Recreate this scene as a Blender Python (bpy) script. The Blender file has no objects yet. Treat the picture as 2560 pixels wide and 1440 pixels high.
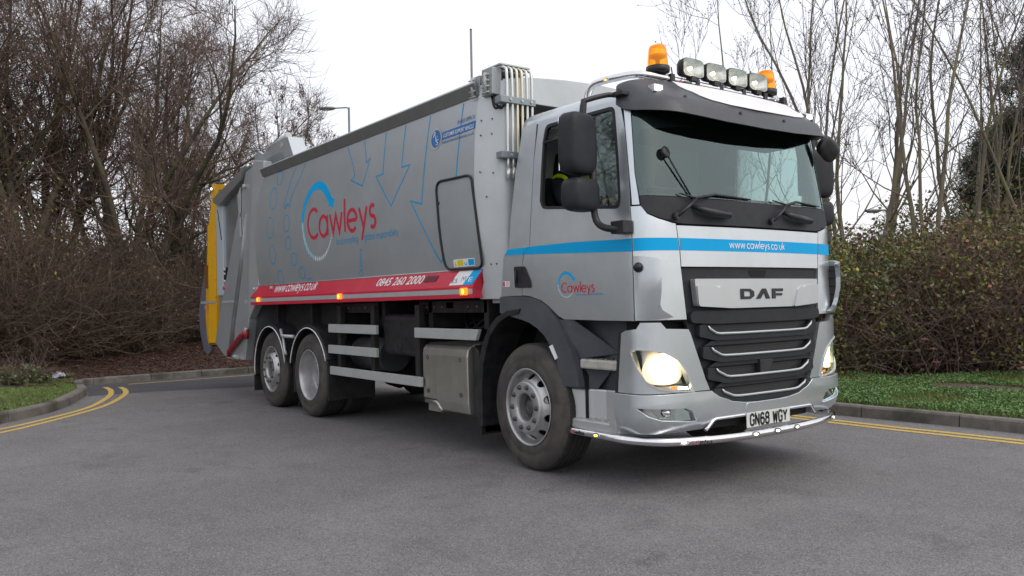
import bpy, bmesh, math, random
import numpy as np
from mathutils import Vector, Matrix
PI = math.pi
scn = bpy.context.scene
col = scn.collection

# ---------------------------------------------------------------- camera, sky, sun, exposure
cam_d = bpy.data.cameras.new('camera')
cam = bpy.data.objects.new('camera', cam_d)
col.objects.link(cam)
cam_d.sensor_width = 36.0
cam_d.lens = 2071.19 / 2560 * 36.0
cam_d.clip_start = 0.05
cam_d.clip_end = 2000
fw = Vector((-0.80699239, 0.59033946, 0.01620515)); rt = Vector((0.59003455, 0.80712755, -0.02010819)); up = Vector((0.02495027, 0.00666556, 0.99966647))
cam.matrix_world = Matrix(((rt.x, up.x, -fw.x, 5.36927735), (rt.y, up.y, -fw.y, -5.26052349), (rt.z, up.z, -fw.z, 1.37421651), (0, 0, 0, 1)))
scn.camera = cam
SUN_EL, SUN_AZ = math.radians(48), math.radians(70)
world = bpy.data.worlds.new('World'); scn.world = world; world.use_nodes = True
nt = world.node_tree; nt.nodes.clear()
sky = nt.nodes.new('ShaderNodeTexSky'); sky.sky_type = 'NISHITA'; sky.sun_disc = False
sky.sun_elevation = SUN_EL; sky.sun_rotation = SUN_AZ; sky.dust_density = 4.0; sky.air_density = 1.0
b1 = nt.nodes.new('ShaderNodeBackground'); b1.inputs[1].default_value = 0.05
b2 = nt.nodes.new('ShaderNodeBackground'); b2.inputs[0].default_value = (0.985, 0.97, 1.0, 1); b2.inputs[1].default_value = 0.93   # flat white cloud layer
ad = nt.nodes.new('ShaderNodeAddShader'); wo = nt.nodes.new('ShaderNodeOutputWorld')
nt.links.new(sky.outputs[0], b1.inputs[0]); nt.links.new(b1.outputs[0], ad.inputs[0]); nt.links.new(b2.outputs[0], ad.inputs[1]); nt.links.new(ad.outputs[0], wo.inputs[0])
sl = bpy.data.lights.new('sun', 'SUN'); sl.energy = 0.6; sl.angle = math.radians(25); sl.color = (1, 0.97, 0.93)
so = bpy.data.objects.new('sun', sl); col.objects.link(so)
so.rotation_euler = (PI / 2 - SUN_EL, 0, PI - SUN_AZ)
scn.view_settings.view_transform = 'Standard'; scn.view_settings.look = 'None'
scn.view_settings.exposure = 0.05; scn.view_settings.gamma = 1.0
try: scn.view_settings.use_curve_mapping = False
except Exception: pass
scn.render.resolution_x, scn.render.resolution_y = 1024, 576
scn.render.engine = 'CYCLES'
scn.cycles.transparent_max_bounces = 24

# ---------------------------------------------------------------- materials
MATS = {}
def mat(name, c, rough=0.6, metal=0.0, c2=None, scale=6.0, spread=(0.35, 0.65), bump=0.0, bscale=60.0, coat=0.0, emit=None, es=0.0, trans=0.0, alpha=1.0, ior=1.45, spec=None, detail=6, c3=None, scale3=0.8):
    m = bpy.data.materials.new(name); m.use_nodes = True
    n = m.node_tree; p = n.nodes['Principled BSDF']
    p.inputs['Base Color'].default_value = (*c, 1); p.inputs['Roughness'].default_value = rough; p.inputs['Metallic'].default_value = metal
    p.inputs['Coat Weight'].default_value = coat; p.inputs['Transmission Weight'].default_value = trans; p.inputs['Alpha'].default_value = alpha; p.inputs['IOR'].default_value = ior
    if spec is not None: p.inputs['Specular IOR Level'].default_value = spec
    if emit: p.inputs['Emission Color'].default_value = (*emit, 1); p.inputs['Emission Strength'].default_value = es
    tc = n.nodes.new('ShaderNodeTexCoord')
    if c2 is not None:
        t = n.nodes.new('ShaderNodeTexNoise'); t.inputs['Scale'].default_value = scale; t.inputs['Detail'].default_value = detail; t.inputs['Roughness'].default_value = 0.65
        n.links.new(tc.outputs['Object'], t.inputs['Vector'])
        r = n.nodes.new('ShaderNodeMapRange'); r.inputs[1].default_value, r.inputs[2].default_value = spread
        n.links.new(t.outputs['Fac'], r.inputs[0])
        x = n.nodes.new('ShaderNodeMix'); x.data_type = 'RGBA'
        x.inputs['A'].default_value = (*c, 1); x.inputs['B'].default_value = (*c2, 1)
        n.links.new(r.outputs[0], x.inputs['Factor']); out = x.outputs['Result']
        if c3 is not None:
            t3 = n.nodes.new('ShaderNodeTexNoise'); t3.inputs['Scale'].default_value = scale3; t3.inputs['Detail'].default_value = 5
            n.links.new(tc.outputs['Object'], t3.inputs['Vector'])
            r3 = n.nodes.new('ShaderNodeMapRange'); r3.inputs[1].default_value, r3.inputs[2].default_value = (0.45, 0.62)
            n.links.new(t3.outputs['Fac'], r3.inputs[0])
            x3 = n.nodes.new('ShaderNodeMix'); x3.data_type = 'RGBA'; n.links.new(out, x3.inputs['A']); x3.inputs['B'].default_value = (*c3, 1)
            n.links.new(r3.outputs[0], x3.inputs['Factor']); out = x3.outputs['Result']
        n.links.new(out, p.inputs['Base Color'])
    if bump > 0:
        t2 = n.nodes.new('ShaderNodeTexNoise'); t2.inputs['Scale'].default_value = bscale; t2.inputs['Detail'].default_value = 4
        n.links.new(tc.outputs['Object'], t2.inputs['Vector'])
        b = n.nodes.new('ShaderNodeBump'); b.inputs['Strength'].default_value = bump; b.inputs['Distance'].default_value = 0.01
        n.links.new(t2.outputs['Fac'], b.inputs['Height']); n.links.new(b.outputs[0], p.inputs['Normal'])
    MATS[name] = m
    return m

# ---------------------------------------------------------------- object helpers
def tag(o, label=None, cat=None, group=None, kind=None):
    if label: o['label'] = label
    if cat: o['category'] = cat
    if group: o['group'] = group
    if kind: o['kind'] = kind
    return o
def empty(name, loc=(0, 0, 0), parent=None, rz=0):
    o = bpy.data.objects.new(name, None); col.objects.link(o); o.location = loc; o.rotation_euler = (0, 0, rz)
    o.empty_display_size = 0.2
    if parent: o.parent = parent
    return o
def link(name, me, parent=None, mats=None):
    o = bpy.data.objects.new(name, me); col.objects.link(o)
    if mats and not me.materials:
        for m in (mats if isinstance(mats, (list, tuple)) else [mats]): me.materials.append(m)
    if parent: o.parent = parent
    return o
def copy_tree(o, parent=None):
    c = o.copy(); col.objects.link(c); c.parent = parent
    for ch in [x for x in bpy.data.objects if x.parent == o]: copy_tree(ch, c)
    return c

class MB:
    def __init__(s): s.v = []; s.f = []; s.m = []; s.s = []; s.cm = 0
    def add(s, vs, fs, smooth=False):
        k = len(s.v); s.v += [tuple(p) for p in vs]
        for f in fs: s.f.append(tuple(i + k for i in f)); s.m.append(s.cm); s.s.append(smooth)
        return s
    def box(s, x0, x1, y0, y1, z0, z1, T=None):
        v = [(x, y, z) for x in (x0, x1) for y in (y0, y1) for z in (z0, z1)]
        if T: v = [tuple(T @ Vector(p)) for p in v]
        return s.add(v, [(0, 1, 3, 2), (4, 6, 7, 5), (0, 4, 5, 1), (2, 3, 7, 6), (0, 2, 6, 4), (1, 5, 7, 3)])
    def prism(s, pts, axis, a, b, T=None):   # outline in the plane across `axis`, run from a to b
        n = len(pts)
        def P(q, t):
            p = (t, q[0], q[1]) if axis == 0 else (q[0], t, q[1]) if axis == 1 else (q[0], q[1], t)
            return tuple(T @ Vector(p)) if T else p
        v = [P(q, a) for q in pts] + [P(q, b) for q in pts]
        return s.add(v, [tuple(range(n)), tuple(range(2 * n - 1, n - 1, -1))] + [(i, n + i, n + (i + 1) % n, (i + 1) % n) for i in range(n)])
    def tube(s, path, r, n=8, caps=True, closed=False):
        P = [Vector(p) for p in path]; k = len(P); R = r if isinstance(r, (list, tuple)) else [r] * k
        base = len(s.v); prev = None
        for i, p in enumerate(P):
            if closed: d = (P[(i + 1) % k] - P[i - 1]).normalized()
            else: d = ((P[min(i + 1, k - 1)] - P[max(i - 1, 0)])).normalized()
            if prev is None: a = d.orthogonal().normalized()
            else: a = (prev - d * prev.dot(d)); a = a.normalized() if a.length > 1e-6 else d.orthogonal().normalized()
            prev = a; b = d.cross(a)
            for j in range(n):
                t = 2 * PI * j / n; s.v.append(tuple(p + (a * math.cos(t) + b * math.sin(t)) * R[i]))
        m = k if closed else k - 1
        for i in range(m):
            for j in range(n):
                q = ((i + 1) % k)
                s.f.append((base + i * n + j, base + i * n + (j + 1) % n, base + q * n + (j + 1) % n, base + q * n + j)); s.m.append(s.cm); s.s.append(True)
        if caps and not closed:
            s.f.append(tuple(base + j for j in range(n - 1, -1, -1))); s.m.append(s.cm); s.s.append(False)
            s.f.append(tuple(base + (k - 1) * n + j for j in range(n))); s.m.append(s.cm); s.s.append(False)
        return s
    def lathe(s, prof, c, ax, n=32, smooth=True, skip=None):   # prof = (radius, height along ax)
        ax = Vector(ax).normalized(); a = ax.orthogonal().normalized()
        if abs(ax.y) > .9: a = Vector((1, 0, 0))
        b = ax.cross(a); c = Vector(c); base = len(s.v)
        for r, h in prof:
            for j in range(n):
                t = 2 * PI * j / n; s.v.append(tuple(c + ax * h + (a * math.cos(t) + b * math.sin(t)) * r))
        for i in range(len(prof) - 1):
            for j in range(n):
                if skip and skip(i, 2 * PI * (j + .5) / n): continue
                s.f.append((base + i * n + j, base + i * n + (j + 1) % n, base + (i + 1) * n + (j + 1) % n, base + (i + 1) * n + j)); s.m.append(s.cm); s.s.append(smooth)
        return s
    def mesh(s, name):
        me = bpy.data.meshes.new(name); me.from_pydata(s.v, [], s.f)
        me.polygons.foreach_set('material_index', s.m); me.polygons.foreach_set('use_smooth', s.s); me.update()
        return me
    def build(s, name, mats, parent=None, bevel=0.0, seg=2, fix=True):
        me = s.mesh(name)
        if fix:
            bm = bmesh.new(); bm.from_mesh(me); bmesh.ops.recalc_face_normals(bm, faces=bm.faces); bm.to_mesh(me); bm.free()
        o = link(name, me, parent, mats)
        if bevel:
            b = o.modifiers.new('b', 'BEVEL'); b.width = bevel; b.segments = seg; b.limit_method = 'ANGLE'; b.angle_limit = math.radians(35); b.harden_normals = False
        return o

def fill2d(outline, holes, us, zs):
    bm = bmesh.new(); edges = []
    for loop in [outline] + list(holes):
        vs = [bm.verts.new((a, b, 0)) for a, b in loop]
        for i in range(len(vs)): edges.append(bm.edges.new((vs[i], vs[(i + 1) % len(vs)])))
    bmesh.ops.triangle_fill(bm, use_beauty=True, use_dissolve=False, edges=edges, normal=(0, 0, 1))
    for u in us: bmesh.ops.bisect_plane(bm, geom=bm.verts[:] + bm.edges[:] + bm.faces[:], dist=1e-6, plane_co=(u, 0, 0), plane_no=(1, 0, 0))
    for z in zs: bmesh.ops.bisect_plane(bm, geom=bm.verts[:] + bm.edges[:] + bm.faces[:], dist=1e-6, plane_co=(0, z, 0), plane_no=(0, 1, 0))
    return bm
def frange(a, b, st):
    k = math.ceil(a / st); out = []
    while k * st < b: out.append(k * st); k += 1
    return out
def patch(name, outline, F, mats, parent, d=0.0, t=0.02, holes=(), gu=0.05, gz=0.08, bevel=0.0, smooth=True):
    """a panel: an outline on the surface F(u,z,offset), given a thickness t"""
    U = [p[0] for p in outline]; Z = [p[1] for p in outline]
    bm = fill2d(outline, holes, frange(min(U), max(U), gu), frange(min(Z), max(Z), gz))
    if t > 0:
        r = bmesh.ops.extrude_face_region(bm, geom=bm.faces[:])
        for v in [g for g in r['geom'] if isinstance(g, bmesh.types.BMVert)]: v.co.z = 1
    for v in bm.verts:
        u, z, k = v.co; v.co = F(u, z, d if k > .5 or t <= 0 else d - t)
    bmesh.ops.recalc_face_normals(bm, faces=bm.faces)
    if t <= 0:
        f0 = next(iter(bm.faces)); c = f0.calc_center_median()
    for f in bm.faces: f.smooth = smooth
    me = bpy.data.meshes.new(name); bm.to_mesh(me); bm.free()
    if smooth:
        try: me.set_sharp_from_angle(angle=math.radians(40))
        except Exception: pass
    o = link(name, me, parent, mats)
    if bevel:
        b = o.modifiers.new('b', 'BEVEL'); b.width = bevel; b.segments = 2; b.limit_method = 'ANGLE'; b.angle_limit = math.radians(50)
    return o
def mir(L): return [(-a, b) for a, b in L][::-1]
def rnd(pts, r=0.03, n=3, keep=()):     # round the corners of an outline
    out = []; k = len(pts)
    for i in range(k):
        p = Vector(pts[i]).to_2d(); a = Vector(pts[i - 1]).to_2d(); b = Vector(pts[(i + 1) % k]).to_2d()
        if i in keep: out.append(tuple(p)); continue
        ra = min(r, (a - p).length * .45); rb = min(r, (b - p).length * .45)
        A = p + (a - p).normalized() * ra; B = p + (b - p).normalized() * rb
        for j in range(n + 1):
            t = j / n; out.append(tuple(A * (1 - t) ** 2 + p * 2 * t * (1 - t) + B * t * t))
    return out
def rect(a0, a1, b0, b1): return [(a0, b0), (a1, b0), (a1, b1), (a0, b1)]

# lettering: single-line glyphs drawn with a round pen (geometric sans), and polygons from the built-in font
def arc(cx, cy, r, a0, a1, n=18, ry=None): return [(cx + r * math.cos(math.radians(a0 + (a1 - a0) * i / n)), cy + (ry or r) * math.sin(math.radians(a0 + (a1 - a0) * i / n))) for i in range(n + 1)]
G = {
 'C': (.66, [arc(.4, .37, .37, 48, 312, 26)]), 'c': (.42, [arc(.25, .25, .25, 50, 310)]), 'a': (.56, [arc(.25, .25, .25, 0, 360, 26), [(.5, .5), (.5, 0)]]),
 'w': (.72, [[(0, .5), (.17, .02), (.35, .48), (.53, .02), (.7, .5)]]), 'l': (.08, [[(.03, 0), (.03, .8)]]), 'e': (.54, [[(.01, .25), (.5, .25)], arc(.25, .25, .25, 0, 315, 22)]),
 'y': (.42, [[(0, .5), (.2, .02)], [(.4, .5), (.09, -.25)]]), 's': (.32, [arc(.15, .375, .125, 40, 250, 12) + arc(.15, .13, .13, 70, -140, 12)]),
 '.': (.1, [[(.04, 0), (.04, .02)]]), 'o': (.54, [arc(.25, .25, .25, 0, 360, 26)]), 'u': (.46, [[(.02, .5)] + arc(.21, .2, .19, 180, 360, 12) + [(.4, .5)]]),
 'k': (.4, [[(.03, 0), (.03, .8)], [(.36, .5), (.06, .22)], [(.14, .29), (.38, 0)]]), 'r': (.24, [[(.03, 0), (.03, .5)], arc(.2, .3, .17, 160, 75, 8)]),
 'n': (.46, [[(.03, 0), (.03, .5)], arc(.22, .3, .19, 180, 0, 12) + [(.41, 0)]]), 'g': (.56, [arc(.25, .25, .25, 0, 360, 26), [(.5, .5), (.5, -.05)] + arc(.28, -.05, .22, 0, -150, 10)]),
 'b': (.56, [arc(.28, .25, .25, 0, 360, 26), [(.03, 0), (.03, .8)]]), 'd': (.56, [arc(.25, .25, .25, 0, 360, 26), [(.5, 0), (.5, .8)]]), 'p': (.56, [arc(.28, .25, .25, 0, 360, 26), [(.03, -.25), (.03, .5)]]),
 'i': (.08, [[(.03, 0), (.03, .5)], [(.03, .66), (.03, .68)]]), 't': (.22, [[(.11, 0), (.11, .72)], [(0, .5), (.22, .5)]]), ' ': (.2, []),
 'G': (.5, [[(.45, .56), (.43, .68), (.32, .75), (.16, .75), (.04, .66), (.02, .5), (.02, .25), (.04, .1), (.14, 0), (.32, 0), (.44, .08), (.45, .34), (.28, .34)]]),
 'N': (.5, [[(.02, 0), (.02, .75), (.44, 0), (.44, .75)]]), '6': (.5, [[(.42, .6), (.38, .7), (.28, .75), (.14, .74), (.04, .62), (.02, .2), (.06, .06), (.16, 0), (.32, 0), (.43, .08), (.44, .34), (.34, .43), (.14, .43), (.03, .34)]]),
 '8': (.5, [[(.14, .41), (.04, .5), (.05, .66), (.15, .75), (.31, .75), (.41, .66), (.42, .5), (.32, .41), (.14, .41), (.03, .3), (.02, .1), (.12, 0), (.34, 0), (.44, .1), (.43, .3), (.32, .41)]]),
 'W': (.56, [[(0, .75), (.1, 0), (.26, .6), (.42, 0), (.52, .75)]]), 'Y': (.5, [[(0, .75), (.23, .36), (.46, .75)], [(.23, .36), (.23, 0)]]),
}
def pen(mb, pts, w, M, lift):       # ribbon along a polyline through the mapping M(a,b,offset)
    P = [Vector((a, b)) for a, b in pts]; Q = [P[0]]
    for p in P[1:]:
        k = max(1, int((p - Q[-1]).length / 0.09)); q = Q[-1]
        for i in range(1, k + 1): Q.append(q.lerp(p, i / k))
    vs = []; n = len(Q); closed = (Q[0] - Q[-1]).length < 1e-4
    for i in range(n):
        a = Q[i - 1] if i else (Q[-2] if closed else None); b = Q[i + 1] if i < n - 1 else (Q[1] if closed else None)
        d1 = (Q[i] - a).normalized() if a is not None else None; d2 = (b - Q[i]).normalized() if b is not None else None
        if d1 is None: d1 = d2
        if d2 is None: d2 = d1
        d = (d1 + d2).normalized() if (d1 + d2).length > 1e-3 else d1
        c = max(.45, d.dot(d1)); nn = Vector((-d.y, d.x)) * (w / 2 / c)
        e = Vector((0, 0))
        vs += [Q[i] + nn, Q[i] - nn]
    mb.add([M(v.x, v.y, lift) for v in vs], [(2 * i, 2 * i + 1, 2 * i + 3, 2 * i + 2) for i in range(n - 1)])
def write(mb, text, M, w=.1, track=.1, squeeze=1.0):     # returns width in em
    x = 0; k = 0
    for ch in text:
        adv, strokes = G[ch]
        for st in strokes:
            k += 1; pen(mb, [(x + a * squeeze, b) for a, b in st], w, M, (k % 4) * 2.5e-4)
        x += adv * squeeze + track
    return x - track
def width_of(text, track=.1, squeeze=1.0): return sum(G[c][0] * squeeze + track for c in text) - track
def font_poly(text, shear=0.0, bold=0.0):
    cu = bpy.data.curves.new('t', 'FONT'); cu.body = text; cu.size = 1.0; cu.shear = shear; cu.offset = bold; cu.resolution_u = 3
    o = bpy.data.objects.new('t', cu); me = o.to_mesh()
    vs = [(v.co.x, v.co.y) for v in me.vertices]; fs = [tuple(p.vertices) for p in me.polygons]
    o.to_mesh_clear(); bpy.data.objects.remove(o); bpy.data.curves.remove(cu)
    xs = [v[0] for v in vs]; x0 = min(xs); x1 = max(xs)
    return [((a - x0) / (x1 - x0), b) for a, b in vs], fs, x1 - x0
def type_set(mb, text, M, length, height=None, shear=0.0, bold=0.0):   # text of given length; height = scale of an em
    vs, fs, w = font_poly(text, shear, bold); h = height or length / w
    mb.add([M(a * length, b * h, 0) for a, b in vs], fs)
# ================================================================ THE TRUCK (front axle above the origin, +x forwards, right-hand side at -y)
def lerp_tab(tab, z):
    if z <= tab[0][0]: return tab[0][1]
    for (a, b), (c, d) in zip(tab, tab[1:]):
        if z <= c: return b + (d - b) * (z - a) / (c - a)
    return tab[-1][1]
XC = [(.30, 1.375), (.62, 1.40), (.70, 1.395), (1.2, 1.39), (1.9, 1.375), (2.1, 1.35), (2.75, 1.25), (2.95, 1.20)]
HW = [(.30, 1.13), (.5, 1.155), (1.2, 1.155), (1.95, 1.15), (2.75, 1.10), (2.95, 1.08)]
UF = .85; LC = .34
def skin(u, z):
    s = -1 if u < 0 else 1; a = abs(u); xc = lerp_tab(XC, z); h = lerp_tab(HW, z)
    if a <= UF: return Vector((xc - .045 * (a / UF) ** 2, s * a, z))
    x0 = xc - .045; x3 = xc - .205
    if a <= UF + LC:
        t = (a - UF) / LC; P = [(x0, UF), (x0 - .012, UF + .10), (x3 + .115, h - .004), (x3, h)]
        b = [(1 - t) ** 3, 3 * t * (1 - t) ** 2, 3 * t * t * (1 - t), t ** 3]
        return Vector((sum(k * p[0] for k, p in zip(b, P)), s * sum(k * p[1] for k, p in zip(b, P)), z))
    return Vector((x3 - (a - UF - LC), s * h, z))
def S(u, z, d=0.0):
    e = 2e-3
    n = (skin(u + e, z) - skin(u - e, z)).cross(skin(u, z + e) - skin(u, z - e)).normalized()
    return skin(u, z) + n * d
def V(u, z, d=0.0):
    k = max(0, min(1, (abs(u) - .80) / .38)); k = 1 - .82 * k * k * (3 - 2 * k); o = lerp_tab([(2.6, .20), (2.75, .16), (2.88, .05), (3.0, -.08), (3.1, -.25)], z)
    return S(u, z, d + (o * k if o > 0 else o))
def BY(z): return lerp_tab([(1.4, 1.17), (1.66, 1.20), (1.85, 1.228), (2.1, 1.246), (2.4, 1.255), (2.7, 1.248), (3.0, 1.225), (3.3, 1.19)], z)
def B(x, z, d=0.0): return Vector((x, -BY(z) - d, z))
def BL(x, z, d=0.0): return Vector((x, BY(z) + d, z))

silver = mat('cab_silver_paint', (.61, .655, .68), .28, .74, c2=(.555, .60, .62), scale=3.5, coat=.35, bump=.012, bscale=9)
silver_pl = mat('silver_plastic_trim', (.56, .59, .605), .38, .65, c2=(.55, .56, .56), scale=5, coat=.1)
bodyg = mat('body_grey_paint', (.51, .55, .57), .34, .48, c2=(.455, .495, .51), scale=1.6, coat=.25, bump=.07, bscale=2.4)
bodyl = mat('light_grey_paint', (.50, .53, .54), .40, .40, c2=(.45, .475, .48), scale=3)
darkp = mat('dark_grey_plastic', (.020, .0215, .026), .52, 0, c2=(.027, .029, .034), scale=14, bump=.15, bscale=240, spec=.32)
archp = mat('grey_arch_plastic', (.060, .066, .078), .5, 0, c2=(.078, .083, .094), scale=7, bump=.12, bscale=200, spec=.35)
blackp = mat('black_plastic', (.010, .011, .013), .42, 0, c2=(.03, .03, .032), scale=10)
black = mat('chassis_black', (.006, .006, .007), .65, 0, c2=(.022, .021, .021), scale=8)
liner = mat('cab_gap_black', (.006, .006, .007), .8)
rubber = mat('rubber_seal', (.02, .02, .022), .6)
tyrem = mat('tyre_rubber', (.056, .051, .047), .8, 0, c2=(.090, .080, .070), scale=3.5, bump=.25, bscale=90, c3=(.045, .041, .039), scale3=6)
tread = mat('tyre_tread', (.02, .02, .02), .85, 0, c2=(.04, .037, .034), scale=20, bump=.4, bscale=60)
rimm = mat('wheel_steel', (.52, .53, .54), .42, .75, c2=(.40, .38, .36), scale=9, spread=(.4, .75))
nutm = mat('wheel_nut_steel', (.055, .052, .048), .5, .4, c2=(.10, .09, .08), scale=60)
hubd = mat('hub_dark', (.07, .075, .08), .5, .5, c2=(.12, .12, .12), scale=20)
chrome = mat('polished_steel', (.80, .80, .81), .10, 1.0, c2=(.72, .72, .73), scale=30)
alu = mat('brushed_aluminium', (.50, .50, .47), .36, .85, c2=(.42, .41, .37), scale=5)
guard = mat('guard_aluminium', (.50, .515, .505), .5, .35, c2=(.45, .46, .445), scale=6)
cyan = mat('cyan_vinyl', (.0, .36, .72), .55, 0, c2=(.0, .38, .75), scale=4, spec=.25)
cyl = mat('cyan_line_vinyl', (.0, .30, .60), .5, spec=.25)
pale = mat('pale_blue_vinyl', (.36, .66, .80), .4); pale2 = mat('white_blue_vinyl', (.66, .80, .85), .4)
redv = mat('red_vinyl', (.60, .03, .065), .35, 0, c2=(.56, .03, .06), scale=4)
redp = mat('red_paint', (.60, .030, .062), .38, 0, c2=(.54, .026, .055), scale=2.5, coat=.2)
whitev = mat('white_vinyl', (.80, .80, .80), .4); blackv = mat('black_vinyl', (.012, .012, .012), .4)
stripeg = mat('grey_reflective_tape', (.40, .42, .42), .4, c2=(.36, .38, .38), scale=8)
yel = mat('yellow_paint', (.86, .46, .010), .45, 0, c2=(.80, .41, .010), scale=3, coat=.15)
lav = mat('blue_grey_guard', (.115, .118, .16), .6, c2=(.14, .14, .175), scale=5)
redm = mat('red_strut_paint', (.36, .02, .04), .45, c2=(.25, .02, .03), scale=10)
amber = mat('amber_lens', (.9, .24, .01), .25, 0, emit=(1, .30, .02), es=.9)
amber_lit = mat('amber_lamp_lit', (1, .5, .1), .3, emit=(1, .42, .05), es=3.2)
white_lit = mat('white_lamp_lit', (1, .95, .85), .3, emit=(1, .93, .80), es=3.0)
head_lit = mat('headlamp_beam_glass', (.8, .78, .74), .25, .6)
n_ = head_lit.node_tree; p_ = n_.nodes['Principled BSDF']; tc_ = n_.nodes.new('ShaderNodeTexCoord'); sx_ = n_.nodes.new('ShaderNodeSeparateXYZ'); ab_ = n_.nodes.new('ShaderNodeMath'); ab_.operation = 'ABSOLUTE'
cb_ = n_.nodes.new('ShaderNodeCombineXYZ'); ds_ = n_.nodes.new('ShaderNodeVectorMath'); ds_.operation = 'DISTANCE'; ds_.inputs[1].default_value = (0, .965, .885); mr_ = n_.nodes.new('ShaderNodeMapRange')
n_.links.new(tc_.outputs['Object'], sx_.inputs[0]); n_.links.new(sx_.outputs[1], ab_.inputs[0]); n_.links.new(ab_.outputs[0], cb_.inputs[1]); n_.links.new(sx_.outputs[2], cb_.inputs[2]); n_.links.new(cb_.outputs[0], ds_.inputs[0]); n_.links.new(ds_.outputs['Value'], mr_.inputs[0])
mr_.interpolation_type = 'SMOOTHSTEP'; mr_.inputs[1].default_value = .03; mr_.inputs[2].default_value = .19; mr_.inputs[3].default_value = 4.2; mr_.inputs[4].default_value = .22; n_.links.new(mr_.outputs[0], p_.inputs['Emission Strength']); p_.inputs['Emission Color'].default_value = (1, .70, .40, 1)   # the bulb's glow falls off across the reflector
def glass(name, c=(.75, .86, .82), f=0.0, tint=.82):
    m = bpy.data.materials.new(name); m.use_nodes = True; n = m.node_tree; n.nodes.clear()
    o = n.nodes.new('ShaderNodeOutputMaterial'); t = n.nodes.new('ShaderNodeBsdfTransparent'); t.inputs[0].default_value = (*[k * tint for k in c], 1)
    g = n.nodes.new('ShaderNodeBsdfGlossy'); g.inputs['Roughness'].default_value = .02; g.inputs[0].default_value = (.80, .98, .95, 1)
    fr = n.nodes.new('ShaderNodeFresnel'); fr.inputs[0].default_value = 1.6; mx = n.nodes.new('ShaderNodeMixShader')
    md = n.nodes.new('ShaderNodeMath'); md.operation = 'MULTIPLY_ADD'; md.inputs[1].default_value = 1.25; md.inputs[2].default_value = f
    n.links.new(fr.outputs[0], md.inputs[0]); n.links.new(md.outputs[0], mx.inputs[0]); n.links.new(t.outputs[0], mx.inputs[1]); n.links.new(g.outputs[0], mx.inputs[2]); n.links.new(mx.outputs[0], o.inputs[0])
    return m
wsg = glass('windscreen_glass', (.66, .88, .84), .04, .92); sideg = glass('side_window_glass', (.72, .82, .80), .08, .80); lensg = glass('lamp_lens_glass', (1, 1, .98), .02, .97)
hexm = bpy.data.materials.new('grille_honeycomb'); hexm.use_nodes = True
_n = hexm.node_tree; _p = _n.nodes['Principled BSDF']; _t = _n.nodes.new('ShaderNodeTexCoord'); _s = _n.nodes.new('ShaderNodeSeparateXYZ'); _c = _n.nodes.new('ShaderNodeCombineXYZ'); _b = _n.nodes.new('ShaderNodeTexBrick')
_n.links.new(_t.outputs['Object'], _s.inputs[0]); _n.links.new(_s.outputs[1], _c.inputs[0]); _n.links.new(_s.outputs[2], _c.inputs[1]); _n.links.new(_c.outputs[0], _b.inputs['Vector'])
_b.inputs['Color1'].default_value = (.003, .003, .004, 1); _b.inputs['Color2'].default_value = (.003, .003, .004, 1); _b.inputs['Mortar'].default_value = (.030, .031, .034, 1)
_b.inputs['Scale'].default_value = 1.0; _b.inputs['Brick Width'].default_value = .026; _b.inputs['Row Height'].default_value = .015; _b.inputs['Mortar Size'].default_value = .0028; _b.offset = .5
_n.links.new(_b.outputs['Color'], _p.inputs['Base Color']); _p.inputs['Roughness'].default_value = .5

truck = tag(empty('refuse_truck'), 'silver grey refuse collection truck with blue cab stripe, red skirt and yellow rear bin lift', 'truck')

# ---------------------------------------------------------------- cab shell
XR = [(1.42, -.40), (1.76, -.36), (1.83, -.28), (2.07, -.26), (2.44, -.21), (2.80, -.13), (2.95, -.11)]   # rear edge of the cab
def ur(z): return -(UF + LC + (lerp_tab(XC, z) - .205 - lerp_tab(XR, z)))
m = MB()          # rear wall
zs = [1.42, 1.76, 1.83, 2.1, 2.44, 2.7, 2.82]
for k in (0, .03):
    b0 = len(m.v); vs = []
    for z in zs:
        for y in (-1, 1): vs.append((lerp_tab(XR, z) + .02 + k, y * (lerp_tab(HW, z) - .03), z))
    m.add(vs, [(2 * i, 2 * i + 1, 2 * i + 3, 2 * i + 2) for i in range(len(zs) - 1)])
inner_trim = mat('cab_trim_grey', (.44, .47, .46), .7, 0, c2=(.40, .43, .42), scale=5)
cab = m.build('cab', [silver], truck, fix=False); cab.data.materials.clear(); cab.data.materials.append(silver); cab.data.materials.append(inner_trim)
for i, f in enumerate(cab.data.polygons): f.material_index = 1 if i >= len(zs) - 1 else 0
# roof: rings that step inwards and up
def ring(e, z, n=60):
    pts = []
    for i in range(n + 1):
        u = -2.36 + 4.72 * i / n; p = skin(u, 2.82); q = (skin(u + .01, 2.82) - skin(u - .01, 2.82)); nn = Vector((-q.y, q.x, 0)).normalized()
        pts.append((p + nn * e))
    xr = -.13 + e
    out = []
    for p in pts: out.append((max(p.x, xr), max(-1.1 + e, min(1.1 - e, p.y)), z))
    return out
R_ = [(0, 2.815), (.004, 2.85), (.018, 2.885), (.05, 2.915), (.12, 2.935), (.25, 2.95), (.5, 2.96)]
m = MB(); rr = [ring(e, z) for e, z in R_]; n_ = len(rr[0])
m.add([p for r in rr for p in r], [(i * n_ + j, i * n_ + (j + 1) % n_, (i + 1) * n_ + (j + 1) % n_, (i + 1) * n_ + j) for i in range(len(rr) - 1) for j in range(n_)], True)
m.add(rr[-1], [tuple(range(n_))], True)
roof = m.build('roof_panel', [silver], cab)
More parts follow.
